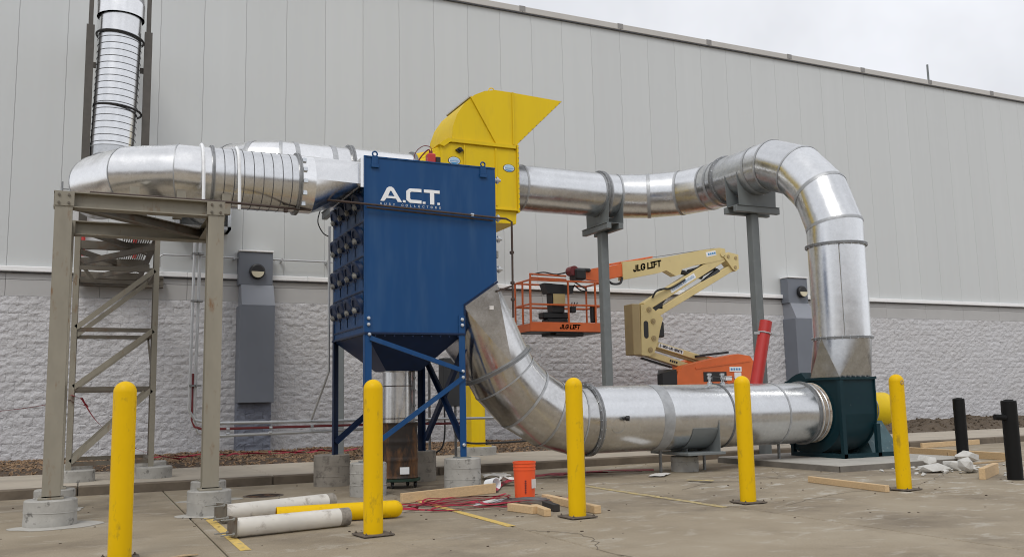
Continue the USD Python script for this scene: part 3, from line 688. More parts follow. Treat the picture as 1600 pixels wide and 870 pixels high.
# return duct: yellow unit -> left -> wall
rt = thing('return_duct', 'bright galvanized duct behind the collector curving back into the wall', 'duct')
c1 = V(3.95, UY, UZ)
m3_, q3 = elbow(c1, (-1, 0, 0), (0, 1, 0), 1.35, 4)
path = [V(6.62, UY, UZ), V(5.15, UY, UZ), V(4.75, UY, UZ), c1] + m3_ + [q3, V(2.6, 23.4, UZ)]
duct(rt, path, UR, ['straight_section'] * 3 + ['gore'] * (len(m3_) + 1) + ['straight_section'], ['alu'] * 3 + ['alu'] * (len(m3_) + 1) + ['galv'], bead_w=.05)
flange(rt, (6.60, UY, UZ), (1, 0, 0), UR, .05, .05)
flange(rt, (5.15, UY, UZ), (1, 0, 0), UR, .09, .06, 20)
obj('wall_collar', cat(cbox(1.95, 3.25, 23.4, 24.03, UZ - .66, UZ - .58), cbox(1.95, 3.25, 23.4, 24.03, UZ + .58, UZ + .66), cbox(1.95, 2.03, 23.4, 24.03, UZ - .66, UZ + .66), cbox(3.17, 3.25, 23.4, 24.03, UZ - .66, UZ + .66)), M['galv_dull'], rt)

# inlet duct: riser -> frame -> collector
IZ, IY, IR = 4.62, 13.42, .43
il = thing('inlet_duct', 'galvanized spiral duct lying on the steel frame and ending at the collector', 'duct')
m4, q4 = elbow((1.50, IY, IZ), (-1, 0, 0), (-.02, 1, 0), 1.36, 3)
e4 = V(.335, 17.45, 5.20)
path = [V(2.78, IY, IZ), V(1.58, IY, IZ)] + m4 + [V(.14, 14.95, IZ + .02), e4]
duct(il, path, IR, ['spiral_section'] + ['gore'] * (len(m4) + 1) + ['straight_section'], ['galv'] + ['alu'] * (len(m4)) + ['galv_dull', 'galv_dull'], bead_w=.008)
flange(il, (1.56, IY, IZ), (1, 0, 0), IR, .04, .03)
obj('spiral_seams', cat(*[torus((1.70 + k * .135, IY, IZ), (1, 0.02, 0.01), IR, .006, 40, 5) for k in range(8)]), M['dark_seam'], il, 40, kind='stuff')
flange(il, (2.78, IY, IZ), (1, 0, 0), IR, .05, .035)
obj('flange_clips', cat(*[cbox(2.81, 2.87, IY - (IR + .02) * math.cos(a) - .02, IY - (IR + .02) * math.cos(a) + .02, IZ + (IR + .02) * math.sin(a) - .03, IZ + (IR + .02) * math.sin(a) + .03, .005) for a in (-.9, -.5, -.1, .3, .7)]), M['zinc'], il, kind='stuff')
duct(il, [V(2.78, IY, IZ), V(3.0, IY, IZ)], IR, ['collar'], ['alu'])
sq2round(il, [(3.835, 13.46, 5.06), (3.835, 15.30, 5.06), (3.835, 15.30, 4.72), (3.835, 13.46, 4.72)], (2.98, IY, IZ), (1, 0, 0), IR, 'alu')
obj('inlet_flange', cat(cbox(3.78, 3.838, 13.41, 13.46, 4.66, 5.12), cbox(3.78, 3.838, 15.30, 15.36, 4.66, 5.12), cbox(3.78, 3.838, 13.46, 15.30, 5.07, 5.12), cbox(3.78, 3.838, 13.46, 15.30, 4.66, 4.71)), M['alu'], il)
for xx in (1.42, 1.90):
    a = np.linspace(-.6, 2.2, 16)
    obj('strap', tube([(xx, 12.90, 4.07), (xx, 12.94, 4.6)] + [(xx, IY - (IR + .03) * math.cos(k), IZ + (IR + .03) * math.sin(k)) for k in np.linspace(.1, 1.6, 10)], .022, 4), M['white_print'], il)
obj('pull_handle', cat(tube([(-.25, 15.1, IZ + .05), (-.38, 15.1, IZ + .05)], .012, 6), tube([(-.38, 15.1, IZ - .06), (-.38, 15.1, IZ + .16)], .012, 6)), M['flange'], il)
for xx in (.55, 1.15, 1.75):
    obj('cradle', cbox(xx - .06, xx + .06, IY - .32, IY - .22, 4.035, 4.33), M['olive'], il); obj('cradle', cbox(xx - .06, xx + .06, IY + .22, IY + .32, 4.035, 4.33), M['olive'], il)
# riser
rs = thing('riser_duct', 'tall spiral galvanized riser standing above the lattice tower', 'duct')
RX, RY, RR = .42, 18.3, .375
m5, q5 = elbow((.34, 17.50, 5.21), (0.02, .977, .212), (0, 0, 1), 1.0, 3)
path = [e4] + m5 + [q5, V(RX, RY + .0, 8.42)]
duct(rs, path, RR + .01, ['gore'] * (len(m5) + 1) + ['spiral_section'], ['galv_dull'] * (len(m5) + 1) + ['galv'], bead_w=.01)
obj('spiral_seams', cat(*[torus(q5 + (V(RX, RY, 8.42) - q5) * (k + .5) / 17.5, V(RX, RY, 8.42) - q5, RR + .012, .0065, 40, 5) for k in range(17)]), M['dark_seam'], rs, 40, kind='stuff')
duct(rs, [V(RX, RY, 8.42), V(RX, RY, 8.78)], RR, ['collar'], ['alu'])
m6, q6 = elbow((RX, RY, 8.80), (0, 0, 1), (0, 1, .15), .95, 3)
duct(rs, [V(RX, RY, 8.78)] + m6 + [q6, q6 + V(0, 4.6, .69)], RR + .05, ['gore'] * (len(m6) + 1) + ['straight_section'], ['alu'] * (len(m6) + 1) + ['galv'], bead_w=.01)
for z in (8.38, 6.95): obj('support_ring', torus((RX, RY, z), (0.10, 0.0, 1), RR + .045, .022, 40, 6), M['black'], rs, 40)
rl = thing('riser_rails', 'pair of dark brown steel channels flanking the tall spiral riser', 'rails')
def channel(p, q, w, h, t=.02, mat='brown_rail', parent=None, name='channel', up=(0, 0, 1), flip=1):
    poly = unary_union([sbox(-w / 2, -h / 2, w / 2, -h / 2 + t), sbox(-w / 2, h / 2 - t, w / 2, h / 2), sbox(-flip * w / 2, -h / 2, -flip * (w / 2 - t), h / 2) if flip > 0 else sbox(w / 2 - t, -h / 2, w / 2, h / 2)])
    return obj(name, extr(poly, p, q, up), M[mat], parent)
channel((-.10, 18.25, 4.55), (-.10, 18.25, 8.55), .14, .14, parent=rl, up=(1, 0, 0))
channel((.92, 18.25, 4.55), (.92, 18.25, 8.55), .14, .14, parent=rl, up=(1, 0, 0))
obj('post_extension', cbox(-.14, -.06, 18.22, 18.30, 8.55, 11.0), M['brown_rail'], rl)
obj('post_extension', cbox(.88, .96, 18.22, 18.30, 8.55, 11.0), M['brown_rail'], rl)
obj('tie', cbox(-.12, .94, 18.70, 18.76, 5.9, 6.0), M['brown_rail'], rl)
obj('tie', cbox(-.12, .94, 18.70, 18.76, 7.9, 8.0), M['brown_rail'], rl)

# ------------------------------------------------------------------ collector
def pier(x, y, z0, z1, r, label, mat='pier', group=None, name='concrete_pier', lip=True):
    t = thing(name, label, 'concrete pier', (x, y, z0), group=group or 'round concrete piers under the steelwork')
    h = z1 - z0; n = 36; rings = []
    zs = np.linspace(0, h, 9)
    for z in zs:
        rr = r * (1 + .006 * math.sin(z * 40 + x)) ; pts, _ = ring_pts((0, 0, z), (0, 0, 1), rr, n)
        nse = meshkit.fbm(pts * 9 + [x * 7, y * 3, 0], 3) - .5
        pts[:, :2] *= (1 + .035 * nse / r * .3)[:, None]
        rings.append(pts)
    top = rings[-1].copy(); top[:, :2] *= .955; top[:, 2] += .012; rings.append(top)
    obj('column', loft(rings, True), M[mat], t, 35)
    for z in np.arange(.16, h - .05, .17): obj('board_mark', torus((0, 0, z), (0.02, .01, 1), r * 1.0, .005, 36, 5), M[mat], t, 40)
    return t
PZ = .50
pier(5.41, 13.42, 0, PZ - .03, .285, 'pale board marked pier under the right front leg of the collector')
pier(3.90, 13.42, 0, PZ - .03, .27, 'speckled pier under the left front leg, just behind a yellow bollard')
pier(3.86, 15.45, 0, PZ, .30, 'dirty round pier under the left rear leg of the collector', 'pier_warm')
pier(5.41, 15.40, 0, PZ, .28, 'shaded pier behind the rusty drum under the right rear leg', 'pier_warm')
dc = thing('dust_collector', 'blue dust collector cabinet with white lettering on four braced legs', 'dust collector')
CX0, CX1, CX2, CY0, CY1, CZ0, CZ1 = 3.85, 5.46, 6.05, 13.40, 15.36, 2.42, 5.14
prof = [(CX0, CZ0), (CX1, CZ0), (CX1, 2.88), (CX2, 3.28), (CX2, CZ1), (CX0, CZ1)]
obj('cabinet', plate_xz(prof, CY0, CY1), M['blue'], dc)
obj('front_panel_lip', cat(cbox(CX0, CX2, CY0 - .012, CY0 + .05, CZ1, CZ1 + .02), cbox(CX0 - .02, CX0, CY0 - .012, CY0 + .03, CZ0, CZ1 + .02)), M['blue'], dc)
obj('side_flange', cat(bar((CX1 + .005, CY0 - .006, 2.86), (CX2 + .01, CY0 - .006, 3.265), .02, .03), cbox(CX1, CX1 + .03, CY0 - .008, CY0 + .02, CZ0, 2.87)), M['blue_dark'], dc)
obj('bottom_flange', cat(cbox(CX0 - .02, CX1 + .02, CY0 - .03, CY1 + .02, CZ0 - .03, CZ0)), M['blue_dark'], dc)
hx, hy = (CX0 + CX1) / 2 + .03, 14.4
hop = loft([np.array([(CX0 + .02, CY0 + .02, CZ0 - .03), (CX1 - .02, CY0 + .02, CZ0 - .03), (CX1 - .02, CY1 - .02, CZ0 - .03), (CX0 + .02, CY1 - .02, CZ0 - .03)]),
            np.array([(hx - .29, hy - .29, 1.86), (hx + .29, hy - .29, 1.86), (hx + .29, hy + .29, 1.86), (hx - .29, hy + .29, 1.86)])])
hop.invert() if ((hop.triangles_center - hop.vertices.mean(0)) * hop.face_normals).sum() < 0 else None
obj('hopper', hop, M['blue_dark'], dc)
obj('hopper_bolts', cat(*[cyl((x_, CY0 - .005, CZ0 - .055), (x_, CY0 - .03, CZ0 - .055), .012, 6) for x_ in np.arange(4.0, 5.4, .15)]), M['blue_dark'], dc, kind='stuff')
legs = [(3.895, 13.44), (5.415, 13.44), (3.895, 15.32), (5.415, 15.32)]
for lx, ly in legs:
    sx = 1 if lx < 4.5 else -1; sy = 1 if ly < 14 else -1
    poly = unary_union([sbox(lx - .05, ly - sy * .05 - .006, lx + .05, ly - sy * .05 + .006), sbox(lx - sx * .05 - .006, ly - .05, lx - sx * .05 + .006, ly + .05)])
    m = trimesh.creation.extrude_polygon(poly, CZ0 + .28 - PZ, engine='earcut'); m.apply_translation([0, 0, PZ])
    lg = obj('leg', m, M['blue'] if ly < 14 else M['blue_dark'], dc)  # rear legs get the blue with shade painted in
    obj('foot_plate', cbox(lx - .11, lx + .11, ly - .11, ly + .11, PZ - .025, PZ, .004), M['gray_steel'], lg)
def angle_bar(p, q, mat, w=.075, up=(0, 0, 1)):
    poly = unary_union([sbox(-.006, -w / 2, .006, w / 2), sbox(-.006, -w / 2, w * .6, -w / 2 + .01)])
    obj('brace', extr(poly, p, q, up), M[mat], dc)
fy = CY0 - .022
angle_bar((3.92, fy, 2.33), (5.42, fy, 1.83), 'blue')
angle_bar((5.42, fy - .012, 1.72), (3.92, fy - .012, .70), 'blue')
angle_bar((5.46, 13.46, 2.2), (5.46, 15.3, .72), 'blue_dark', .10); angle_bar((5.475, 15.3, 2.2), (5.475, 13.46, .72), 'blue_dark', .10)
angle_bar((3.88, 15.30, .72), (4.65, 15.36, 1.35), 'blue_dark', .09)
for (x_, z_) in ((3.893, 2.63), (3.893, 2.535), (3.905, 2.385), (5.42, 2.635), (5.42, 2.545), (5.42, 1.82), (5.42, 1.725), (3.90, .72), (5.42, .68)):
    obj('bolt', lathe([(0, -.018), (.018, -.016), (.027, -.006), (.027, .02)][::1], (x_, CY0 - .035, z_), (0, 1, 0), 12), M['zinc'], dc, 40)
# cartridge doors on the left side
rows = [2.52, 3.06, 3.60, 4.14]
tilt = math.radians(22)
ddir = V(-math.cos(tilt), 0, -math.sin(tilt))
knob_arm = cat(*[bar((0, 0, 0), (0, .055 * math.cos(a), .055 * math.sin(a)), .028, .028) for a in (PI / 2, -PI / 6, 7 * PI / 6)])
for r_, zr in enumerate(rows):
    obj('door_shelf', cat(bar((CX0 + .04, CY0 + .06, zr), (CX0 + .04, CY1 - .02, zr), .10, .025)), M['blue_dark'], dc)
    for c_ in range(4):
        yc = CY0 + .10 + .235 + c_ * .455; zc_ = zr + .29
        c = V(CX0 + .02, yc, zc_)
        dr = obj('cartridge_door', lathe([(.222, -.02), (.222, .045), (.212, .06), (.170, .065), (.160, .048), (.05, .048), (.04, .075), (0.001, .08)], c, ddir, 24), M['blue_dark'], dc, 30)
        km = knob_arm.copy(); km.apply_transform(trimesh.transformations.rotation_matrix(-tilt, [0, 1, 0])); 
        kc = c + ddir * .105
        km.apply_translation(kc)
        obj('knob', cat(km, lathe([(0.001, -.03), (.035, -.025), (.04, .0), (.035, .03), (0.001, .035)], kc, ddir, 12)), M['gray_knob'], dr, 40)
        sw = .02
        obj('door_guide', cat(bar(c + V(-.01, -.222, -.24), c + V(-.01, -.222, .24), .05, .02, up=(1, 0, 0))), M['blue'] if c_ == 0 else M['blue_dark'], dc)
for x_ in (4.0, 5.83):
    obj('lifting_lug', cat(cbox(x_ - .05, x_ + .05, CY0 - .022, CY0 - .002, CZ1 - .10, CZ1 + .02), torus((x_, CY0 - .012, CZ1 + .055), (0, 1, 0), .038, .013, 20, 8), cbox(x_ - .06, x_ + .06, CY0 - .034, CY0 - .004, CZ1 - .16, CZ1 - .105)), M['blue'], dc)
for z_ in (4.97, 4.33, 3.98, 3.48):
    v = cat(cyl((CX2, 13.47, z_), (CX2 + .05, 13.47, z_), .035, 12), cyl((CX2 + .05, 13.47, z_), (CX2 + .09, 13.47, z_), .05, 12), cyl((CX2 + .09, 13.47, z_), (CX2 + .13, 13.47, z_), .022, 10), cyl((CX2 + .07, 13.47, z_ - .06), (CX2 + .07, 13.47, z_ + .06), .016, 8))
    obj('pulse_valve', v, M['conduit'], dc, 30)
obj('junction_fitting', cbox(CX2, CX2 + .05, 13.42, 13.5, 3.66, 3.78, .01), M['gray_knob'], dc)
# lettering: wide squared capitals on the front
def strokes(paths, w, sharp=True):
    return unary_union([LineString(p).buffer(w / 2, cap_style=2, join_style=1 if not sharp else 2) for p in paths])
glyphs = []
gA = Polygon([(0, 0), (.085, 0), (.14, .085), (.36, .085), (.40, 0), (.50, 0), (.31, .36), (.26, .40), (.20, .40), (.15, .36)]).buffer(0).difference(Polygon([(.175, .145), (.325, .145), (.255, .285), (.225, .285)]))
glyphs.append(affinity.translate(gA, 0, 0))
glyphs.append(sbox(.52, 0, .585, .06))
gC = LineString([(.96, .355), (.70, .355), (.645, .30), (.645, .10), (.70, .045), (.96, .045)]).buffer(.045, cap_style=2, join_style=1)
glyphs.append(gC); glyphs.append(sbox(.99, 0, 1.055, .06))
gT = unary_union([sbox(1.02, .315, 1.40, .40), sbox(1.165, 0, 1.265, .33)]); glyphs.append(gT)
glyphs.append(sbox(1.34, 0, 1.405, .06))
logo = affinity.scale(unary_union(glyphs), .985 / 1.405, .235 / .40, origin=(0, 0))
logo = affinity.translate(logo, 4.09, 4.462)
obj('lettering', cat(*[plate_xz(g_, CY0 - .006, CY0 - .001) for g_ in (logo.geoms if hasattr(logo, 'geoms') else [logo])]), M['white_print'], dc)
def text_on(txt, height, origin, right, upv, depth=.003, bold=False, spacing=None, shear=0.0, width=None):
    if spacing:
        ms = []
        for i, ch in enumerate(txt):
            if ch == ' ': continue
            g_ = meshkit.text_mesh(ch, height, depth, bold); g_.apply_translation([i * spacing - g_.bounds[:, 0].mean() , 0, 0]); ms.append(g_)
        m = cat(*ms)
    else:
        m = meshkit.text_mesh(txt, height, depth, bold)
    if bold and height > .06: m = cat(m, *[m.copy().apply_translation([a * height * .045, b * height * .03, 0]) for a in (-1, 1) for b in (-1, 1)])
    if shear: m.vertices[:, 0] += shear * m.vertices[:, 1]
    if width: m.vertices[:, 0] *= width / (m.vertices[:, 0].max() - m.vertices[:, 0].min())
    r_ = V(*right) / np.linalg.norm(right); u_ = V(*upv) / np.linalg.norm(upv); n_ = np.cross(r_, u_)
    T = np.eye(4); T[:3, 0] = r_; T[:3, 1] = u_; T[:3, 2] = n_; T[:3, 3] = V(*origin); m.apply_transform(T); return m
obj('small_lettering', text_on('DUST COLLECTORS', .036, (4.10, CY0 - .002, 4.398), (1, 0, 0), (0, 0, 1), spacing=.0695), M['white_print'], dc)
# iron pipe across the front
pp = thing('iron_pipe', 'thin dark iron pipe running from the frame across the collector front', 'pipe')
obj('pipe', tube([(.0, 12.50, 4.075), (1.75, 12.62, 4.10), (2.60, 13.20, 4.20), (2.97, 13.28, 4.21), (3.12, 13.30, 4.38), (3.2, 13.30, 4.39), (6.20, 13.32, 4.30), (6.31, 13.34, 4.26), (6.31, 13.36, 2.68)], .018, 10), M['dark_pipe'], pp, 40)
obj('pipe', tube([(3.86, 13.355, 4.335), (5.98, 13.355, 4.262)], .016, 8), M['dark_pipe'], pp, 40)
for q_ in ((2.60, 13.20, 4.16), (5.6, 13.33, 4.325), (6.31, 13.36, 3.75), (6.31, 13.36, 2.98), (6.31, 13.36, 3.25)):
    obj('clamp', cat(cbox(q_[0] - .03, q_[0] + .03, q_[1] - .03, q_[1] + .03, q_[2] - .025, q_[2] + .025, .008)), M['zinc'] if q_[0] == 5.6 else M['dark_pipe'], pp)
obj('arm', bar((6.05, 13.40, 3.11), (6.31, 13.37, 3.20), .03, .03), M['dark_pipe'], pp)
ab = thing('alarm_beacon', 'small red alarm housing with black back on top of the collector', 'beacon', (5.06, 13.75, CZ1))
obj('housing', cbox(-.075, .065, -.07, .07, .02, .25, .02), M['red'], ab)
obj('back_box', cbox(.067, .15, -.06, .06, .02, .20, .01), M['black'], ab)
obj('base', cbox(-.07, .06, -.06, .06, 0, .02), M['black'], ab)
obj('wire', cat(tube(smooth_path([(-.02, 0, .25), (-.04, 0, .32), (-.14, .05, .22), (-.24, .1, .05), (-.28, .1, 0)]), .012, 6), tube(smooth_path([(.0, 0, .25), (.0, 0, .36), (-.1, .1, .40), (-.2, .2, .30), (-.22, .25, .1)]), .007, 6), cyl((0, 0, .25), (0, 0, .30), .03, 10)), M['red_dark'], ab, 40)
# drum adapter, drum, dolly
dh = thing('drum_chute', 'shiny galvanized drum chute hanging under the blue hopper', 'chute')
obj('can', lathe([(.245, 1.03), (.245, 1.84), (.265, 1.845), (.265, 1.87), (.0, 1.872)], (hx, hy, 0), (0, 0, 1), 36), M['galv'], dh, 30)
for z in (1.10, 1.62): obj('rust_band', torus((hx, hy, z), (0, 0, 1), .247, .008, 36, 6), M['rust_drum'], dh, 40)
obj('latch_rod', cat(cbox(hx + .20, hx + .23, hy - .19, hy - .16, 1.0, 1.86), *[cyl((hx + .215, hy - .19, z), (hx + .215, hy - .23, z), .02, 8) for z in (1.3, 1.55, 1.75)]), M['flange'], dh)
dr = thing('steel_drum', 'rusty dark steel drum with white label standing under the hopper', 'drum', (hx + .03, hy, .15))
pr = [(.0, .0), (.285, .0), (.295, .012), (.288, .03)]
for z in np.linspace(.05, .84, 30):
    pr.append((.285 + .013 * math.exp(-((z - .29) / .02) ** 2) + .013 * math.exp(-((z - .58) / .02) ** 2), z))
pr += [(.295, .86), (.30, .875), (.285, .885), (.27, .86), (.0, .86)]
obj('shell', lathe(pr, n=40), M['rust_drum'], dr, 40)
a0 = math.radians(-112)
obj('label', loft([np.array([(.289 * math.cos(a0 + k * .06), .289 * math.sin(a0 + k * .06), z) for k in range(-4, 5)]) for z in (.09, .20)]), M['paper'], dr) if False else None
flat_mark(dr, (-.02, -.292, .13), (-.07, -1, 0), .15, .11, 'white_print', 'label')
dl = thing('drum_dolly', 'dark green wheeled dolly beneath the rusty drum', 'dolly', (hx + .03, hy, 0))
obj('deck', lathe([(0, .10), (.30, .10), (.33, .11), (.33, .148), (0, .148)], n=32), M['dark_green'], dl, 30)
for k in range(4):
    a = PI / 4 + k * PI / 2; cx_, cy_ = .27 * math.cos(a), .27 * math.sin(a)
    obj('caster', cat(cyl((cx_ - .015, cy_, .045), (cx_ + .015, cy_, .045), .045, 14), cbox(cx_ - .025, cx_ + .025, cy_ - .01, cy_ + .01, .045, .10)), M['black'], dl, 30)

# ------------------------------------------------------------------ yellow unit
ya = thing('abort_gate', 'yellow spark abort gate with big curved hood above the collector', 'abort gate')
YF, YB = 18.55, 20.05
obj('body', cbox(7.06, 8.93, YF, YB, 5.67, 7.10, .01), M['yellow_unit'], ya)
obj('lower_box', plate_xz([(7.20, 5.36), (8.90, 5.36), (8.92, 5.665), (7.10, 5.665)], YF + .03, YB - .03), M['yellow_unit'], ya)
obj('top_flange', plate_xz([(7.00, 7.04), (7.22, 7.20), (8.90, 7.20), (8.90, 7.12), (7.28, 7.12), (7.12, 7.0)], YF - .05, YB + .02), M['yellow_unit'], ya)
obj('neck', cbox(7.3, 8.88, YF + .012, YB - .012, 7.10, 7.2), M['yellow_unit'], ya)
hood = [(7.33, 7.20), (7.36, 7.5), (7.47, 7.80), (7.66, 8.08), (7.90, 8.30), (8.15, 8.42), (8.42, 8.48), (8.80, 8.475), (10.17, 8.42), (8.92, 7.20)]
obj('hood_side', plate_xz(hood, YF, YF + .012), M['yellow_unit'], ya)
obj('hood_side', plate_xz(hood, YB - .012, YB), M['yellow_unit'], ya)
sk = hood[:-1]
sh = loft([np.array([(x_, YF + .006, z_) for x_, z_ in sk + [(x_ + .0, z_ - .014) for x_, z_ in sk[::-1]]]), np.array([(x_, YB - .006, z_) for x_, z_ in sk + [(x_, z_ - .014) for x_, z_ in sk[::-1]]])])
obj('hood_skin', sh, M['yellow_unit'], ya, 35)
obj('hood_back', bar((10.17, (YF + YB) / 2, 8.42), (8.92, (YF + YB) / 2, 7.20), YB - YF - .03, .01), M['dark_gray'], ya)
for a, b in (((7.80, 8.24), (8.42, 7.20)), ((8.86, 8.47), (8.86, 7.22))):
    obj('hood_rib', bar((a[0], YF - .02, a[1]), (b[0], YF - .02, b[1]), .035, .03), M['yellow_unit'], ya)
obj('hood_rib', bar((7.80, YF - .02, 8.245), (7.80, YB, 8.245), .05, .03), M['coping'], ya)
obj('rim_rivets', cat(*[cyl((10.10 - k * .105, YF - .002, 8.36 - k * .1025), (10.10 - k * .105, YF - .02, 8.36 - k * .1025), .012, 6) for k in range(11)]), M['coping_joint'], ya, kind='stuff')
for xx in (7.62, 8.40): obj('stiffener', cbox(xx - .015, xx + .015, YF - .03, YF + .002, 5.75, 7.08), M['yellow_unit'], ya)
obj('right_flange', cbox(8.93, 8.975, YF - .05, YB + .05, 5.62, 7.22, .006), M['yellow_unit'], ya)
obj('flange_screws', cat(*[cyl((8.955, YF - .05, 5.7 + k * .12), (8.955, YF - .062, 5.7 + k * .12), .012, 6) for k in range(13)]), M['coping_joint'], ya, kind='stuff')
obj('bottom_rim', cbox(7.05, 8.97, YF - .04, YF, 5.655, 5.685), M['yellow_unit'], ya)
obj('lifting_eye', torus((8.42, YF + .2, 8.52), (0, 1, 0), .07, .015, 18, 6), M['yellow_unit'], ya, 40)
obj('inspection_latch', cat(plate_xz([(7.40, 6.95), (7.50, 6.88), (7.60, 6.95), (7.50, 7.02)], YF - .05, YF - .001), lathe([(0.001, -.05), (.04, -.04), (.05, 0)], (7.51, YF - .05, 6.96), (0, 1, 0), 12)), M['black'], ya)
cone = loft([ring_pts((6.64, UY, UZ), (1, 0, 0), UR + .01, 48)[0], match(ring_pts((6.64, UY, UZ), (1, 0, 0), UR, 48)[0], rect_ring([(7.06, YF + .05, 5.75), (7.06, YB - .05, 5.75), (7.06, YB - .05, 7.02), (7.06, YF + .05, 7.02)]))])
if ((cone.triangles_center - cone.vertices.mean(0)) * cone.face_normals).sum() < 0: cone.invert()
obj('inlet_cone', cone, M['yellow_unit'], ya, 14)
def oval_label(parent, x, z, y, rx=.15, rz=.095):
    e = affinity.scale(Point(0, 0).buffer(1, 16), rx, rz)
    for k, (s_, mt) in enumerate(((1.0, 'black_print'), (.88, 'white_print'))):
        pl = affinity.translate(affinity.scale(e, s_, s_, origin=(0, 0)), x, z)
        p_ = obj('oval_label', plate_xz(pl, y - .004 - .003 * k, y + .001), M[mt], parent)
    up_ = affinity.translate(affinity.scale(e, .80, .80, origin=(0, 0)).intersection(sbox(-1, .015, 1, 1)), x, z)
    dn_ = affinity.translate(affinity.scale(e, .80, .80, origin=(0, 0)).intersection(sbox(-1, -1, 1, -.035)), x, z)
    obj('label_print', plate_xz(up_, y - .010, y), M['label_sky'], parent); obj('label_print', plate_xz(dn_, y - .010, y), M['label_blue'], parent)
    obj('label_text', cat(*[cbox(x - .1 + k * .028, x - .08 + k * .028, y - .010, y, z - .022, z + .006) for k in range(8)]), M['label_blue'], parent)
oval_label(ya, 8.73, 6.65, YF); oval_label(ya, 7.38, 6.70, YF)
yc_ = thing('yellow_column', 'square yellow column behind the collector holding up the yellow unit', 'column', (8.16, 19.4, .15))
obj('shaft', cbox(-.17, .17, -.17, .17, .20, 5.21, .02), M['yellow_unit'], yc_)
obj('base_plate', cbox(-.27, .27, -.27, .27, .17, .20, .005), M['yellow_unit'], yc_)
pier(8.16, 19.4, .12, .32, .46, 'low round pier beneath the square yellow column', name='concrete_pier')

# ------------------------------------------------------------------ grey duct supports
def duct_column(x, y, zb, ztop, ax, c, r, label):
    t = thing('duct_column', label, 'support column', group='grey columns under the ducts')
    w = .13
    poly = unary_union([sbox(-w, -w, w, -w + .02), sbox(-w, w - .02, w, w), sbox(-.01, -w, .01, w)])
    obj('post', cbox(x - .105, x + .105, y - .105, y + .105, zb + .02, ztop, .018), M['gray_steel'], t)
    obj('base_plate', cbox(x - .22, x + .22, y - .22, y + .22, zb, zb + .02, .004), M['gray_steel'], t)
    ax = V(*ax); s_ = V(-ax[1], ax[0], 0)
    a = V(x, y, ztop + .07) - s_ * .62; b = V(x, y, ztop + .07) + s_ * .62
    for k in (-1, 1): obj('cross_beam', bar(a + ax * k * .17, b + ax * k * .17, .12, .14, .008), M['gray_steel'], t)
    obj('top_plate', bar(V(x, y, ztop + .147) - s_ * .60, V(x, y, ztop + .147) + s_ * .60, .5, .014), M['gray_steel'], t)
    saddle_plates(t, c, ax, r, ztop + .154, 1.05, .42)
    return t
duct_column(11.63, 19.30, .146, 5.44, (1, 0, 0), (11.70, UY, UZ), UR + .003, 'grey steel column in front of the lift basket under the long upper duct')
duct_column(13.74, 16.18, 0.0, 5.44, (0, 1, 0), (13.74, 16.18, UZ), UR + .003, 'grey steel column with wide saddle beside the leaning red pipe')
duct_column(4.95, 19.30, .146, 5.44, (1, 0, 0), (4.95, UY, UZ), UR + .003, 'slim grey column seen behind the left rear leg of the collector')

# ------------------------------------------------------------------ fan
def obj_f(name, mesh, *a, **k):
    mesh.apply_translation([.17, .19, 0]); return obj(name, mesh, *a, **k)
fp = thing('fan_pad', 'low concrete pad beneath the teal fan', 'concrete pad')
obj('slab', cbox(11.88, 15.15, 12.12, 15.45, -.02, .118, .012), M['pad'], fp)
obj('formed_edge', cat(cbox(11.868, 15.16, 12.105, 12.125, -.02, .10), cbox(11.865, 11.885, 12.105, 15.45, -.02, .10)), M['pad_side'], fp)
fn = thing('centrifugal_fan', 'dark teal centrifugal fan with square top outlet', 'fan')
cyF, czF = 14.20, .99
sc = [(FY0, 1.61)]
a_ = np.linspace(PI, 2 * PI, 18)
scroll = [(FY0, 1.615), (FY0, 1.0)]
for k, a in enumerate(np.linspace(PI, 2.75 * PI, 36)):
    t = k / 35; rr = (cyF - FY0) * (1 - .0 * t) + .12 * min(t * 1.3, 1) - .30 * max(0, t - .55) / .45
    scroll.append((cyF + rr * math.cos(a) * (1 if math.cos(a) < 0 else 1), max(.18, czF + rr * math.sin(a))))
sp = Polygon([(FY0, 1.615), (FY0, .95)] + [(cyF + .90 * math.cos(a), czF + .80 * math.sin(a)) for a in np.linspace(PI * 1.02, PI * 2.45, 28)] + [(FY1, 1.55), (FY1, 1.615)]).buffer(0)
if hasattr(sp, 'geoms'): sp = max(sp.geoms, key=lambda g_: g_.area)
obj('scroll_housing', plate_yz(sp, FX0, FX1), M['teal'], fn, 20)
rim = sp.buffer(.03).difference(sp.buffer(-.01)).intersection(sbox(0, 0, 30, 1.615))
for xx in (FX0, FX1):
    obj('housing_rim', plate_yz(rim, xx - .012, xx + .012), M['teal'], fn)
obj('outlet_flange', cat(cbox(FX0 - .04, FX1 + .04, FY0 - .04, FY0, 1.615, 1.66), cbox(FX0 - .04, FX1 + .04, FY1, FY1 + .04, 1.615, 1.66), cbox(FX0 - .04, FX0, FY0, FY1, 1.615, 1.66), cbox(FX1, FX1 + .04, FY0, FY1, 1.615, 1.66)), M['teal'], fn)
obj('outlet_bolts', cat(*[cyl((x_, FY0 - .022, 1.66), (x_, FY0 - .022, 1.68), .014, 6) for x_ in np.arange(FX0, FX1 + .05, .13)]), M['flange'], fn, kind='stuff')
obj('inlet_ring', lathe([(.40, .02), (.60, .02), (.60, -.03), (.53, -.035), (.53, -.09), (.50, -.09), (.40, -.02)], (FX0, 14.10, LZ), (1, 0, 0), 40), M['teal'], fn, 30)
for y_ in (FY0 + .0, 14.67):
    for xx in (FX0 + .0, FX1 - .0):
        z1 = 1.60 if y_ < 14 and xx < 13.5 else .75
        obj('support_leg', cat(cbox(xx - .045, xx + .045, y_ - .04, y_ + .04, .12, z1)), M['teal'], fn)
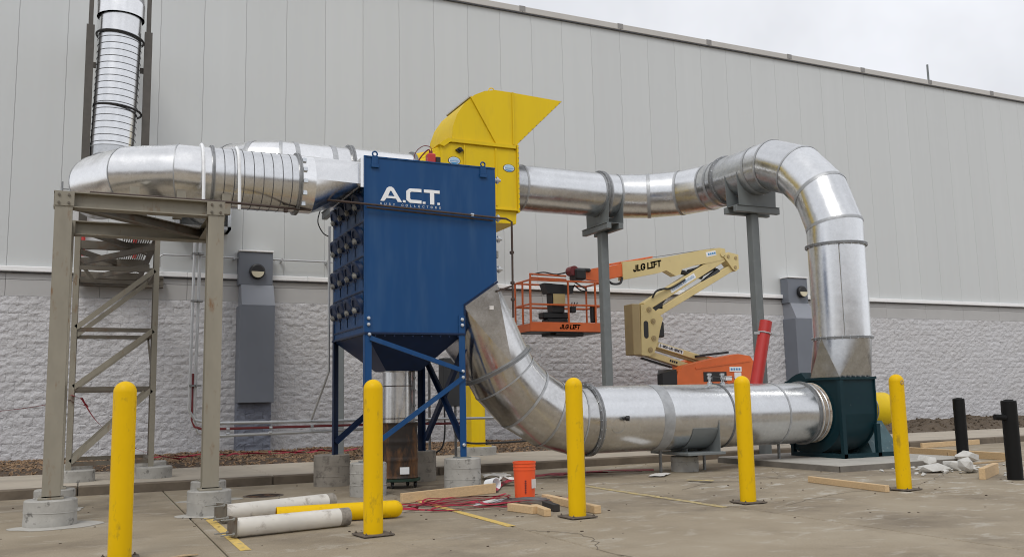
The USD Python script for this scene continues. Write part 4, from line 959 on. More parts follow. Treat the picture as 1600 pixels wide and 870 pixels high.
obj('base_frame', cat(cbox(FX0 - .05, 14.62, FY0 - .04, FY0 + .05, .118, .20), cbox(FX0 - .05, 14.62, 14.62, 14.71, .118, .20), cbox(FX0 - .05, FX0 + .05, FY0 + .05, 14.62, .118, .20)), M['teal'], fn)
obj_f('bearing_pedestal', loft([np.array([(14.02, 13.34, .12), (14.80, 13.34, .12), (14.80, 14.4, .12), (14.02, 14.4, .12)]), np.array([(14.02, 13.66, .80), (14.62, 13.66, .80), (14.62, 14.15, .80), (14.02, 14.15, .80)])], True), M['teal_dusty'], fn)
obj_f('pedestal_hole', cbox(14.28, 14.42, 13.56, 13.63, .54, .70), M['black'], fn)
obj_f('bearing_block', cbox(14.04, 14.24, 13.85, 14.1, .82, .95, .02), M['teal'], fn)
obj_f('shaft', cyl((13.95, 13.90, LZ), (15.0, 13.90, LZ), .05, 14), M['flange'], fn, 30)
obj_f('shaft_guard', cat(cyl((13.96, 13.90, LZ + .03), (14.42, 13.90, LZ + .03), .26, 28), cyl((14.46, 13.90, LZ + .03), (14.96, 13.90, LZ + .03), .34, 28)), M['yellow_unit'], fn, 30)
obj_f('guard_band', torus((14.47, 13.90, LZ + .03), (1, 0, 0), .342, .012, 28, 6), M['flange'], fn, 40)
flat_mark(fn, (14.10, 13.52, .48), (-.2, -1, .1), .04, .06, 'white_print')

# ------------------------------------------------------------------ red standpipe
rp = thing('red_pipe', 'leaning red pipe tied to the grey column behind the low duct', 'pipe')
a, b = V(12.58, 15.50, 0.0), V(13.38, 15.50, 2.93)
dd = (b - a) / np.linalg.norm(b - a)
obj('pipe', lathe([(.132, 0), (.132, np.linalg.norm(b - a)), (.12, np.linalg.norm(b - a)), (.12, np.linalg.norm(b - a) - .3)], a, dd, 28), M['red'], rp, 30)
cst = a + dd * (np.linalg.norm(b - a) - .27)
obj('clamp', torus(cst, dd, .138, .016, 28, 6), M['conduit'], rp, 40)
obj('clamp_ears', cat(bar(cst + V(-.14, -.02, 0), cst + V(-.24, .04, .01), .03, .05), bar(cst + V(.12, -.10, -.02), cst + V(.24, -.12, -.05), .03, .04)), M['conduit'], rp)

# ------------------------------------------------------------------ taupe frame
fr = thing('pipe_rack', 'taupe steel portal frame carrying the spiral inlet duct', 'steel frame')
def hbeam(p, q, w, h, mat, parent, name, up=(0, 0, 1), t=.014):
    poly = unary_union([sbox(-w / 2, -h / 2, w / 2, -h / 2 + t), sbox(-w / 2, h / 2 - t, w / 2, h / 2), sbox(-t / 2, -h / 2, t / 2, h / 2)])
    return obj(name, extr(poly, p, q, up), M[mat], parent)
FB, BB = 12.40, 14.32
for (x_, y_) in ((-.285, FB), (1.52, FB), (-.285, BB), (1.74, BB)):
    z0 = .33 if y_ < 13 else .30
    pst = hbeam((x_, y_, z0), (x_, y_, 3.83), .20, .20, 'olive', fr, 'post', up=(0, 1, 0))
    obj('base_plate', cbox(x_ - .14, x_ + .14, y_ - .14, y_ + .14, z0 - .025, z0, .004), M['olive'], pst)
    if y_ < 13: obj('gusset', cbox(x_ - .1, x_ + .1, y_ - .1, y_ + .1, z0, z0 + .012), M['olive'], pst)
for y_, x0_, x1_ in ((FB, -.40, 1.63), (BB, -.40, 1.85)):
    bm = hbeam((x0_, y_, 3.93), (x1_, y_, 3.93), .20, .20, 'olive', fr, 'beam')
    obj('end_plate', cbox(x0_ + .012, x0_ + .23, y_ - .112, y_ - .1, 3.845, 4.015), M['olive'], bm); obj('end_plate', cbox(x1_ - .23, x1_ - .012, y_ - .112, y_ - .1, 3.845, 4.015), M['olive'], bm)
    for xx in (x0_ + .06, x0_ + .17, x1_ - .17, x1_ - .06):
        for z in (3.88, 3.98): obj('bolt', cyl((xx, y_ - .11, z), (xx, y_ - .13, z), .016, 8), M['olive_dark'], bm)
for x_ in (-.285, 1.58): hbeam((x_, FB + .11, 3.93), (x_, BB - .11, 3.93), .14, .16, 'olive', fr, 'side_beam')
hbeam((-.20, FB + .12, 3.92), (1.55, BB - .12, 3.92), .13, .13, 'olive_dark', fr, 'diagonal_brace')
for z0, z1 in ((3.5, 2.55),): obj('knee_brace', bar((-.285, FB + .1, 3.2), (-.285, BB - .1, 3.8), .06, .08), M['olive_dark'], fr)
obj('side_tie', bar((-.285, FB + .1, 1.75), (-.285, BB - .1, 1.75), .08, .08), M['olive_dark'], fr)
obj('side_tie', bar((-.285, FB + .1, .55), (-.285, BB - .1, 1.70), .06, .06), M['olive_dark'], fr)
for (x_, y_, r_, z_, lb_) in ((-.285, FB, .29, .305, 'squat pier under the left front post of the taupe frame'), (1.52, FB, .27, .305, 'squat pier under the right front post, beside the white pipes'),
                              (-.285, BB, .26, .275, 'squat pier under the left back post of the taupe frame'), (1.74, BB, .25, .275, 'squat pier under the right back post of the taupe frame')):
    pier(x_, y_, 0, z_ - .012, r_, lb_)
    obj('grout_spill', flat(blob(x_ + .02, y_ - .12, r_ * 1.5, r_ * 1.25, int(x_ * 10 + y_) + 60), .0015, .004), M['grout'], None, kind='structure')

# ------------------------------------------------------------------ lattice tower behind
tw = thing('lattice_tower', 'weathered steel lattice tower under the riser beside the wall', 'lattice tower')
TX0, TX1, TF, TB = -.16, 1.14, 17.4, 19.2
for x_ in (TX0, TX1):
    for y_ in (TF, TB):
        poly = unary_union([sbox(-.045, -.045, .045, -.032), sbox(-.045, -.045, -.032, .045)])
        xq = x_ + (.09 if y_ == TB and x_ > 0 else 0)
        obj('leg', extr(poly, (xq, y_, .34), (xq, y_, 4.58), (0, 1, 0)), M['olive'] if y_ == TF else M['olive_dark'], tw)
for y_ in (TF, TB):
    for z in (.44, 1.70, 2.72, 3.80):
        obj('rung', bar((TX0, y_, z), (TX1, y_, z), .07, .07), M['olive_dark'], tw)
    for z0, z1 in ((.47, 1.67), (1.73, 2.72), (2.75, 3.8)):
        obj('diagonal', bar((TX0 + .03, y_ - .03, z0), (TX1 - .03, y_ - .03, z1), .03, .085), M['olive'], tw)
for x_ in (TX0, TX1):
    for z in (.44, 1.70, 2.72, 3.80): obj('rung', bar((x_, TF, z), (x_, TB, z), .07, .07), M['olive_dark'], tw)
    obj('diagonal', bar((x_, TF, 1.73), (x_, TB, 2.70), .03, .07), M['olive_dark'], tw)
# service deck from the tower to the wall
for k, y_ in enumerate((17.4, 19.2, 21.4, 23.6)):
    obj('deck_beam', cat(cbox(TX0 - .05, TX1 + .05, y_ - .05, y_ + .05, 4.42, 4.58)), M['olive_dark'], tw)
for x_ in (TX0, TX1): obj('deck_beam', cbox(x_ - .05, x_ + .05, 17.45, 23.7, 4.38, 4.44), M['olive_dark'], tw)
for y0, y1 in ((17.5, 19.9), (20.0, 22.5)):
    obj('deck_brace', bar((TX0, y0, 4.50), (TX1, y1, 4.50), .08, .10), M['olive_dark'], tw)
    obj('deck_brace', bar((TX1, y0, 4.24), (TX0, y1, 4.24), .08, .10), M['olive_dark'], tw)
for k in range(12): obj('grating_bar', cbox(.62 + k * .043, .632 + k * .043, 17.5, 23.6, 4.59, 4.63), M['olive_dark'], tw)
obj('knee', bar((TX0, TB, 4.2), (TX0 + .3, TB, 3.8), .05, .06), M['olive_dark'], tw)
for x_, y_, lb_ in ((TX0 + .12, TF, 'low pale footing under the left front leg of the lattice tower'), (TX1 + .06, TF, 'low wide footing under the right front leg of the lattice tower'), (TX0 + .1, TB, 'low footing under the left rear leg of the lattice tower'), (TX1 + .1, TB, 'low footing under the right rear leg of the lattice tower')):
    pier(x_, y_, .13, .33, .30, lb_)
for (xa, za, zb, lb_) in ((-.10, 5.0, 6.9, 'leftmost thin red pipe on the wall seen through the frame'), (1.05, 5.0, 7.2, 'right thin red pipe on the wall seen through the frame')):
    t = thing('red_wall_pipe', lb_, 'pipe', group='thin red pipes on the wall')
    obj('pipe', cyl((xa, 23.9, za), (xa, 23.9, zb), .045, 12), M['red'], t, 30)
    for z in (za + .3, zb - .3): obj('strap', cbox(xa - .06, xa + .06, 23.85, 24.02, z - .02, z + .02), M['conduit'], t)

# ------------------------------------------------------------------ conduits beside the frame
cd = [((.025), 'conduit', 'upper steel conduit running from the frame to the collector at waist height', [(1.63, 15.9, 4.3), (1.60, 15.9, 1.30), (1.70, 15.9, 1.14), (1.95, 15.9, 1.08), (8.4, 15.9, 1.02)]),
      ((.022), 'red_dark', 'dark red conduit between the two steel conduits at waist height', [(1.66, 15.96, 1.9), (1.66, 15.95, 1.14), (1.70, 15.93, 1.03), (1.82, 15.92, .99), (2.0, 15.92, .985), (4.4, 15.92, .98), (6.5, 15.92, .95)]),
      ((.026), 'conduit', 'lower steel conduit running from the frame to the collector at knee height', [(1.72, 15.94, 4.2), (1.69, 15.94, 1.10), (1.76, 15.94, .93), (2.05, 15.94, .87), (4.4, 15.94, .90), (5.7, 15.94, .93)])]
for r_, mt, lb_, pts in cd:
    t = thing('steel_conduit' if mt == 'conduit' else 'red_conduit', lb_, 'conduit', group='conduits at waist height')
    obj('run', tube(pts, r_, 10), M[mt], t, 40)
    for xx in (2.2, 2.9, 3.6): obj('coupling', cyl((xx, pts[-1][1], np.interp(xx, [pts[-2][0], pts[-1][0]], [pts[-2][2], pts[-1][2]]) if xx > pts[-2][0] else pts[-2][2]), (xx + .05, pts[-1][1], np.interp(xx, [pts[-2][0], pts[-1][0]], [pts[-2][2], pts[-1][2]]) if xx > pts[-2][0] else pts[-2][2]), r_ + .005, 10), M['conduit'], t, 30)
    if mt == 'conduit':
        for z in (1.7, 3.1, 3.9): obj('clamp', cbox(pts[0][0] - .04, pts[0][0] + .06, 15.86, 15.99, z - .015, z + .015), M['flange'], t)
vc = thing('drop_conduit', 'thin vertical conduit along the left rear corner of the collector', 'conduit')
obj('run', tube([(3.78, 15.38, 4.4), (3.78, 15.38, 1.9), (3.74, 15.5, 1.7), (3.60, 15.85, 1.10)], .022, 8), M['conduit'], vc, 40)
obj('loop', tube(smooth_path([(3.60, 15.3, 4.66), (3.56, 15.3, 4.45), (3.66, 15.36, 4.28), (3.77, 15.38, 4.22)]), .010, 6), M['black'], vc, 40)
jb = thing('control_box', 'dark grey control box on a perforated strut behind the right front leg', 'control box')
obj('enclosure', cbox(6.20, 6.62, 16.3, 16.55, 1.26, 2.18, .012), M['dark_gray'], jb)
for xx in (6.02, 6.55): obj('strut', cat(cbox(xx - .02, xx + .02, 16.56, 16.60, .146, 2.3), *[cbox(xx - .01, xx + .01, 16.555, 16.561, .25 + k * .1, .30 + k * .1) for k in range(18)]), M['flange'], jb)
obj('cable', tube(smooth_path([(6.0, 16.3, 1.02), (5.72, 16.2, .9), (5.66, 16.2, .62), (5.85, 16.2, .42), (6.1, 16.2, .48), (6.2, 16.25, .75), (6.22, 16.3, 1.26)]), .016, 8), M['black'], jb, 40)
obj('cable', tube(smooth_path([(6.35, 16.3, 1.26), (6.4, 16.2, .75), (6.6, 16.1, .58), (7.2, 16.05, .56), (8.0, 16.0, .58)]), .02, 8), M['dark_gray'], jb, 40)

# ------------------------------------------------------------------ bollards
def make_bollard(name, label, loc, rot=0):
    t = thing(name, label, 'bollard', loc, rot, group='yellow bollards in a row along the lot')
    obj('sleeve', lathe([(.101, .02), (.101, 1.50)] + [(.101 * math.cos(a), 1.50 + .101 * math.sin(a)) for a in np.linspace(.1, PI / 2, 9)], n=32), M['yellow'], t, 40)
    obj('base_plate', cbox(-.17, .17, -.17, .17, .006, .022, .004), M['base_plate'], t)
    for sx in (-1, 1):
        for sy in (-1, 1): obj('anchor_nut', cat(cyl((sx * .135, sy * .135, .02), (sx * .135, sy * .135, .032), .015, 6), cyl((sx * .135, sy * .135, .032), (sx * .135, sy * .135, .045), .007, 6)), M['base_plate'], t)
    return t
bl = make_bollard('yellow_bollard', 'leftmost yellow bollard, cut off by the bottom of the picture', (.362, 9.17, 0))
dup(bl, 'yellow bollard in front of the left leg of the blue collector', (2.785, 9.40, 0), 7)
dup(bl, 'yellow bollard standing in front of the bend of the low duct', (5.222, 9.44, 0), 3)
dup(bl, 'yellow bollard in front of the straight middle of the low duct', (7.71, 9.46, 0), -4)
b5 = make_bollard('yellow_bollard', 'yellow bollard with a scar near its top in front of the fan motor', (10.415, 9.43, 0), 9)
sc_c = V(-.0, -.101, 1.49)
obj('scar', cat(torus((-.02, -.1005, 1.485), (0, 1, 0), .028, .006, 14, 5), torus((.005, -.1005, 1.475), (0, 1, 0), .014, .005, 10, 5)), M['wood_old'], b5)
for (x_, y_, h_, r_, lb_) in ((15.33, 12.42, 1.20, .108, 'black bollard farther from the camera, left of the other black one'), (12.84, 9.52, 1.185, .112, 'black bollard nearest the right edge of the picture')):
    t = thing('black_bollard', lb_, 'bollard', (x_, y_, 0), group='black bollards at the right')
    obj('pipe', lathe([(r_, 0), (r_, h_ - .01), (r_ - .012, h_), (r_ - .03, h_)], n=28), M['black_rough'], t, 40)
    obj('concrete_fill', lathe([(r_ - .028, h_ - .02), (r_ * .6, h_ + .012), (0.001, h_ + .02)], n=28), M['black_rough'], t, 40)
    if y_ < 10: obj('side_stub', cyl((-.10, .0, .93), (-.27, .05, .945), .045, 14), M['black_rough'], t, 30)

# ------------------------------------------------------------------ pipes lying on the lot
def lying_pipe(a, b, r, label, mat, collar=True):
    t = thing('removed_bollard' if mat == 'white_pipe' else 'fallen_bollard', label, 'bollard', group='pulled out bollards lying on the lot')
    a, b = V(*a), V(*b); d = (b - a) / np.linalg.norm(b - a); Lp = np.linalg.norm(b - a)
    if mat == 'white_pipe':
        obj('pipe', lathe([(r, 0), (r, Lp - .12)], a, d, 28), M[mat], t, 30)
        obj('rusty_end', lathe([(r, Lp - .12), (r, Lp), (r - .01, Lp + .005), (0.001, Lp + .005)], a, d, 28), M['wood_old'] if False else M['pier_warm'], t, 30)
        s_ = np.cross(d, [0, 0, 1.0]); s_ /= np.linalg.norm(s_)
        obj('base_plate', bar(a - V(0, 0, .0) + V(0, 0, -.085), a + V(0, 0, .115), .26, .018, up=d) if False else trimesh.convex.convex_hull(np.array([a + d * k - s_ * m_ * .12 + V(0, 0, n_ * .115 + .0) for k in (0, -.016) for m_ in (-1, 1) for n_ in (-.74, 1)])), M['olive_dark'], t)
        for m_ in (-1, 1):
            for n_ in (-.055, .095):
                q = a + s_ * m_ * .09 + V(0, 0, n_)
                obj('anchor_bolt', cat(cyl(q - d * .035, q + d * .01, .018, 8), cyl(q - d * .16, q - d * .03, .008, 6)), M['gray_knob'], t)
    else:
        obj('sleeve', lathe([(r - .01, 0), (r, .0), (r, Lp - r)] + [(r * math.cos(k), Lp - r + r * math.sin(k)) for k in np.linspace(.15, PI / 2, 8)], a, d, 30), M['yellow'], t, 40)
        obj('core', lathe([(0.001, .02), (r - .012, .02)], a, d, 24), M['orange'], t)
    return t
lying_pipe((1.47, 10.02, .105), (2.76, 10.30, .102), .098, 'scuffed white pipe bollard lying nearest, bolts on its left end', 'white_pipe')
lying_pipe((1.53, 11.35, .115), (3.02, 12.05, .104), .098, 'scuffed white pipe bollard lying behind the nearer white one', 'white_pipe')
lying_pipe((2.06, 10.80, .104), (3.52, 10.66, .104), .10, 'yellow bollard sleeve lying on the lot between the white pipes', 'yellow')

# ------------------------------------------------------------------ bucket, lumber, scraps
bk = thing('orange_bucket', 'orange plastic bucket with white label near the collector', 'bucket', (5.56, 11.52, 0))
pb = [(0.001, .004), (.128, .004), (.135, .012), (.150, .40), (.156, .402), (.156, .415), (.151, .417), (.152, .445), (.158, .447), (.158, .46), (.153, .462), (.154, .49), (.161, .492), (.161, .515), (.150, .515), (.146, .40), (.13, .02)]
obj('body', lathe(pb, n=36), M['orange_bucket'], bk, 30)
flat_mark(bk, (.075, -.132, .22), (.45, -.9, 0), .085, .12, 'paper', 'label')
obj('lettering', text_on('HOMER' if False else 'BUCKET', .03, (-.02, -.148, .14), (0, 0.02, 1), (-1, .1, 0), .004) if False else cat(*[cbox(-.062, -.045, -.1415 - k * .0012, -.132, .10 + k * .03, .12 + k * .03) for k in range(6)]), M['red_dark'], bk)
def plank(a, b, w, h, label, mat='wood', z=0.0, tilt=0.0):
    a, b = V(a[0], a[1], z + h / 2), V(b[0], b[1], z + h / 2 + tilt)
    m = bar(a, b, w, h, .004)
    return obj('lumber', m, M[mat], None, label=label, cat='lumber', group='lumber pieces lying on the lot')
plank((3.96, 12.05), (5.60, 12.62), .05, .14, 'long flat board leaning beside the pier behind the red tape')
plank((4.86, 10.50), (4.97, 10.02), .09, .09, 'short square lumber block left of two others')
plank((5.07, 10.25), (4.98, 9.72), .085, .085, 'short square lumber block seen end on, in the middle')
plank((5.34, 10.48), (5.28, 10.06), .085, .085, 'short black painted wood block beside the pale blocks', 'dark_wood')
plank((5.70, 11.20), (5.60, 9.62), .09, .09, 'longer square timber running toward the bollard base')
plank((10.26, 11.10), (10.02, 9.36), .07, .09, 'single pale board lying before the fan pad')
plank((16.6, 14.9), (16.25, 12.15), .10, .14, 'pale board lying between the rubble and the far black bollard')
plank((18.4, 16.05), (20.6, 16.2), .06, .12, 'thin board lying along the kerb at the far right')
plank((12.50, 9.82), (13.6, 10.42), .09, .17, 'board beside the nearest black bollard')
plank((17.3, 15.0), (16.4, 13.6), .08, .08, 'weathered board lying farther back near the kerb', 'wood_old')
plank((14.8, 11.9), (15.9, 12.0), .05, .03, 'thin brownish strip of wood in front of the far black bollard', 'wood_old')
def rock(c, s, seed, label):
    r0 = np.random.default_rng(seed)
    p = r0.normal(size=(22, 3)); p /= np.linalg.norm(p, axis=1, keepdims=True); p *= r0.uniform(.75, 1.1, (22, 1))
    m = trimesh.convex.convex_hull(p * V(*s)).subdivide_to_size(.05); nz = meshkit.fbm(m.vertices * 9 + seed, 3, seed) - .5; m.vertices += m.vertices / np.linalg.norm(m.vertices, axis=1, keepdims=True) * (nz * .035)[:, None]; m.vertices[:, 2] -= m.vertices[:, 2].min(); m.apply_translation([c[0], c[1], 0])
    obj('rubble_chunk', m, M['rubble'], None, 28, label=label, cat='rubble', group='broken concrete chunks')
rk = [((13.05, 11.15), (.30, .22, .09), 'broad low chunk of broken concrete nearest the yellow bollard'), ((13.65, 11.25), (.28, .24, .11), 'rounded chunk of broken concrete in the middle of the rubble'), ((14.05, 12.15), (.20, .18, .14), 'tall pointed chunk of broken concrete'),
      ((14.95, 12.05), (.30, .18, .12), 'largest blocky chunk of broken concrete'), ((13.45, 10.75), (.12, .10, .06), 'small concrete fragment in front of the rubble heap'), ((13.3, 10.75), (.13, .16, .15), 'small pale chunk of concrete by the nearest black bollard'), ((13.0, 10.9), (.07, .06, .04), 'tiny crumb of concrete left of the rubble heap')]
for i, (c, s_, lb_) in enumerate(rk): rock(c, s_, 40 + i, lb_)
rb = []
r9 = np.random.default_rng(31)
for k in range(70):
    c = (r9.normal(13.7, .75), r9.normal(11.15, .5)); sz = r9.uniform(.012, .05)
    p = r9.normal(size=(10, 3)); p /= np.linalg.norm(p, axis=1, keepdims=True)
    m = trimesh.convex.convex_hull(p * sz * V(1.3, 1, .7)); m.apply_translation([c[0], c[1], sz * .5]); rb.append(m)
obj('rubble_crumbs', cat(*rb), M['rubble'], None, label='scattered crumbs of broken concrete round the larger chunks', cat='rubble', kind='stuff')
# red tape tangle
def ribbon(pts, w=.03, tw=1.2):
    p = smooth_path(pts, 6); v = []; f = []
    for i, q in enumerate(p):
        d = p[min(i + 1, len(p) - 1)] - p[max(i - 1, 0)]; d = d / (np.linalg.norm(d) + 1e-9)
        s_ = np.cross(d, [math.sin(i * tw * .13), 0, 1.0]); s_ /= np.linalg.norm(s_) + 1e-9
        v += [q - s_ * w / 2, q + s_ * w / 2]
    for i in range(len(p) - 1): f += [[2 * i, 2 * i + 1, 2 * i + 3], [2 * i, 2 * i + 3, 2 * i + 2]]
    n = len(v); v2 = [q - V(0, 0, .003) for q in v]
    f2 = [[a + n, c + n, b + n] for a, b, c in f]
    return trimesh.Trimesh(np.array(v + v2), f + f2, process=False)
tp = []
r0 = np.random.default_rng(5)
for k in range(8):
    cx_, cy_ = 4.75 + r0.normal(0, .28), 11.35 + r0.normal(0, .22)
    pts = [(cx_ + r0.uniform(.45, 1.0) * math.cos(a), cy_ + r0.uniform(.08, .27) * math.sin(a), .012 + r0.uniform(0, .06)) for a in np.linspace(0, 2 * PI * r0.uniform(.6, 1.1), 9)]
    tp.append(ribbon(pts, .035))
obj('barricade_tape', cat(*tp), M['tape'], None, label='tangled heap of red barricade tape on the lot behind the yellow line', cat='tape', group='red barricade tape')
tp2 = ribbon([(5.6, 12.6, .03), (6.4, 13.9, .04), (7.4, 14.5, .05), (8.1, 14.9, .03), (8.9, 14.7, .04), (9.6, 14.4, .03)], .06)
tp3 = cat(*[ribbon([(7.3 + r0.uniform(-.3, .3), 14.4 + r0.uniform(-.2, .2), .04), (8.0, 14.6 + r0.uniform(-.2, .2), .05), (8.8 + r0.uniform(-.3, .5), 14.5 + r0.uniform(-.3, .3), .03)], .05) for _ in range(5)])
obj('barricade_tape', cat(tp2, tp3), M['tape'], None, label='strand of red barricade tape trailing under the low duct', cat='tape', group='red barricade tape')
obj('barricade_tape', cat(ribbon([(-6, 18.2, 1.45), (-3.0, 17.7, 1.32), (-1.2, 17.5, 1.36), (TX0, 17.36, 1.52)], .05), ribbon([(TX0, 17.34, 1.60), (.0, 17.2, 1.52), (.08, 17.3, 1.42), (TX0, 17.34, 1.50)], .09), ribbon([(.0, 17.3, 1.55), (.25, 17.6, 1.15), (.65, 18.2, .80), (1.2, 19.0, .50), (1.9, 20.2, .30)], .06)), M['tape'], None, label='red barricade tape tied to the left leg of the lattice tower', cat='tape', group='red barricade tape')
tp4 = [ribbon([(1.2 + r0.uniform(-.2, .4) + k * .75, 20.3 + r0.uniform(-.4, .8), .30), (1.7 + k * .75, 20.6 + r0.uniform(-.4, .8), .33), (2.3 + k * .75, 20.8 + r0.uniform(-.5, .8), .31), (2.9 + k * .75, 21 + r0.uniform(-.5, .8), .32)], .05) for k in range(5)]
obj('barricade_tape', cat(*tp4), M['tape'], None, label='red barricade tape strewn over the mulch at the left', cat='tape', group='red barricade tape')
wr = []
for k in range(5):
    cx_, cy_ = 5.05 + k * .09, 11.05 + r0.normal(0, .05)
    wr.append(ribbon([(cx_ - .45, cy_ + .1, .03), (cx_ - .1, cy_ + .15, .07), (cx_ + .25, cy_ - .02, .05), (cx_ + .4, cy_ - .2, .03)], .06))
obj('plastic_wrap', cat(*wr), M['plastic'], None, 60, label='crumpled strip of pale plastic wrap on the red tape heap', cat='plastic wrap')
def scrap(cx_, cy_, sx, sy, seed, label, z=0.01, amp=.07, mat='paper'):
    n = 9; X, Y = np.meshgrid(np.linspace(-1, 1, n), np.linspace(-1, 1, n), indexing='ij')
    P = np.stack([X, Y, X * 0 + seed], -1)
    Zh = meshkit.fbm(P * 1.6 + seed * 3.1, 3, seed) * amp
    rot = seed * 1.3
    wob = 1 + .25 * (meshkit.noise(P * 2.2, seed) - .5)
    x_, y_ = X * sx * wob, Y * sy * wob
    pts = np.stack([cx_ + x_ * math.cos(rot) - y_ * math.sin(rot), cy_ + x_ * math.sin(rot) + y_ * math.cos(rot), z + Zh], -1).reshape(-1, 3)
    f = []
    for i in range(n - 1):
        for j in range(n - 1):
            a = i * n + j; f += [[a, a + n, a + n + 1], [a, a + n + 1, a + 1]]
    m = len(pts); pts = np.vstack([pts, pts - V(0, 0, .004)])
    f += [[a + m, c + m, b + m] for a, b, c in f]
    obj('paper_scrap', trimesh.Trimesh(pts, f, process=False), M[mat], None, 40, label=label, cat='scrap', group='scraps littering the lot')
scrap(6.55, 14.75, .40, .22, 1, 'large crumpled paper scrap between the pier and the bucket', amp=.14)
scrap(6.25, 13.5, .16, .14, 2, 'small crumpled white scrap just left of the bucket', amp=.20)
scrap(9.15, 13.55, .30, .14, 3, 'flat white scrap lying left of the saddle pier', amp=.03)
scrap(9.0, 12.2, .22, .06, 4, 'yellowish scrap lying in front of the saddle pier', amp=.03, mat='faint_line')
cu = thing('white_cup', 'white plastic tub lying beside the right front pier', 'tub', (5.72, 13.0, .09))
obj('cup', lathe([(0.001, -.10), (.08, -.10), (.095, .10), (.085, .10), (.072, -.08)], d=(.35, -.9, .12), n=24), M['white_print'], cu, 30)
sw = obj('splinter', cat(*[bar((.62 + k * .05, 8.9 + k * .03, .01 + k * .004), (.92 + k * .05, 9.1 - k * .02, .012), .03, .008) for k in range(3)]), M['wood_old'], None, label='broken brown splinter lying right of the leftmost bollard', cat='splinter')
dg = thing('drain_cover', 'round rusty drain cover set in the lot behind the white pipes', 'drain cover', (2.55, 14.4, .0))
obj('rim', lathe([(.26, .001), (.30, .001), (.30, .006), (.26, .006)], n=32), M['base_plate'], dg)
for k in range(7): hw = math.sqrt(max(.01, .25 ** 2 - (-.21 + k * .07) ** 2)); obj('bar', cbox(-hw, hw, -.225 + k * .07, -.195 + k * .07, .001, .005), M['rust_drum'], dg)
pier(10.08, 14.10, 0, .26, .25, 'short grey round pier under the saddle of the low duct')

# ------------------------------------------------------------------ boom lift
lf = thing('boom_lift', 'orange and cream articulated boom lift parked by the wall', 'boom lift')
LY = 21.55                                     # middle plane of the booms
def beam_poly(pts, w, mat, name='boom_section', y=LY, parent=lf):
    return obj(name, plate_xz(pts, y - w / 2, y + w / 2), M[mat], parent)
def xz_bar(a, b, h, w, mat, name, y=LY):
    return obj(name, bar((a[0], y, a[1]), (b[0], y, b[1]), w, h, .012), M[mat], lf)
mb = beam_poly([(13.52, 4.60), (14.20, 4.74), (14.75, 4.85), (14.98, 4.93), (15.30, 4.78), (15.46, 4.83), (15.52, 4.98), (16.0, 5.12), (16.55, 5.22), (17.02, 5.33), (17.12, 5.47), (17.10, 5.66), (16.90, 5.68), (16.2, 5.57), (14.9, 5.29), (13.52, 5.11)], .26, 'cream', 'main_boom')
obj('boom_top_strip', bar((13.5, LY, 5.115), (16.8, LY, 5.675), .05, .012), M['dark_gray'], mb)
xz_bar((12.95, 4.76), (13.6, 4.90), .36, .20, 'orange', 'fly_boom')
xz_bar((12.9, 4.98), (14.6, 5.31), .05, .10, 'orange', 'cable_tray')
beam_poly([(12.25, 4.60), (12.95, 4.52), (12.95, 4.96), (12.55, 4.88), (12.3, 4.80)], .14, 'orange', 'jib')
obj('jib_rotator', cat(cbox(11.98, 12.32, LY - .2, LY + .2, 4.55, 4.85, .04), cbox(12.0, 12.5, LY - .15, LY + .15, 4.78, 4.88, .03)), M['black'], lf)
obj('rotator_cap', lathe([(0.001, -.14), (.13, -.14), (.13, .14), (0.001, .14)], (11.98, LY, 4.80), (0, 1, 0), 24), M['red_dark'], lf, 30)
obj('boom_pin', cyl((17.0, LY - .16, 5.5), (17.0, LY + .16, 5.5), .09, 18), M['cream'], lf, 30)
# upper arms
ux0, uz0, ux1, uz1 = 14.10, 3.78, 17.22, 5.44
xz_bar((14.22, 3.86), (17.10, 5.44), .26, .24, 'cream', 'upper_arm')
xz_bar((14.45, 3.60), (17.40, 5.13), .20, .20, 'cream', 'lower_link')
beam_poly([(17.02, 5.42), (17.2, 5.56), (17.56, 5.50), (17.56, 5.08), (17.44, 5.0), (17.34, 5.05)], .32, 'cream', 'knuckle')
for q_ in ((17.18, 5.43), (17.45, 5.40), (17.42, 5.12)): obj('pin', cyl((q_[0], LY - .18, q_[1]), (q_[0], LY + .18, q_[1]), .05, 12), M['cream_dark'], lf, 30)
obj('lift_cylinder', cat(cyl((15.52, LY, 4.93), (16.30, LY, 4.80), .07, 12), cyl((16.2, LY, 4.84), (16.75, LY, 5.12), .09, 12), cyl((15.8, LY - .02, 4.95), (16.9, LY - .02, 5.25), .045, 10)), M['black'], lf, 30)
obj('lift_cylinder', cyl((16.35, LY, 4.62), (16.9, LY, 5.0), .10, 12), M['black'], lf, 30)
obj('link_cylinder', cat(cyl((14.55, LY, 3.78), (14.9, LY, 4.15), .11, 12), cbox(14.55, 14.85, LY - .1, LY + .1, 3.80, 4.08, .03)), M['black'], lf, 30)
obj('hose', tube(smooth_path([(14.45, LY - .15, 4.12), (14.55, LY - .2, 4.30), (14.80, LY - .2, 4.38), (15.1, LY - .15, 4.42), (15.6, LY - .15, 4.68)]), .03, 6), M['black'], lf, 40)
obj('hose', tube(smooth_path([(13.0, LY - .1, 4.62), (13.15, LY - .15, 4.48), (13.4, LY - .15, 4.50), (13.5, LY - .12, 4.66)]), .035, 6), M['black'], lf, 40)
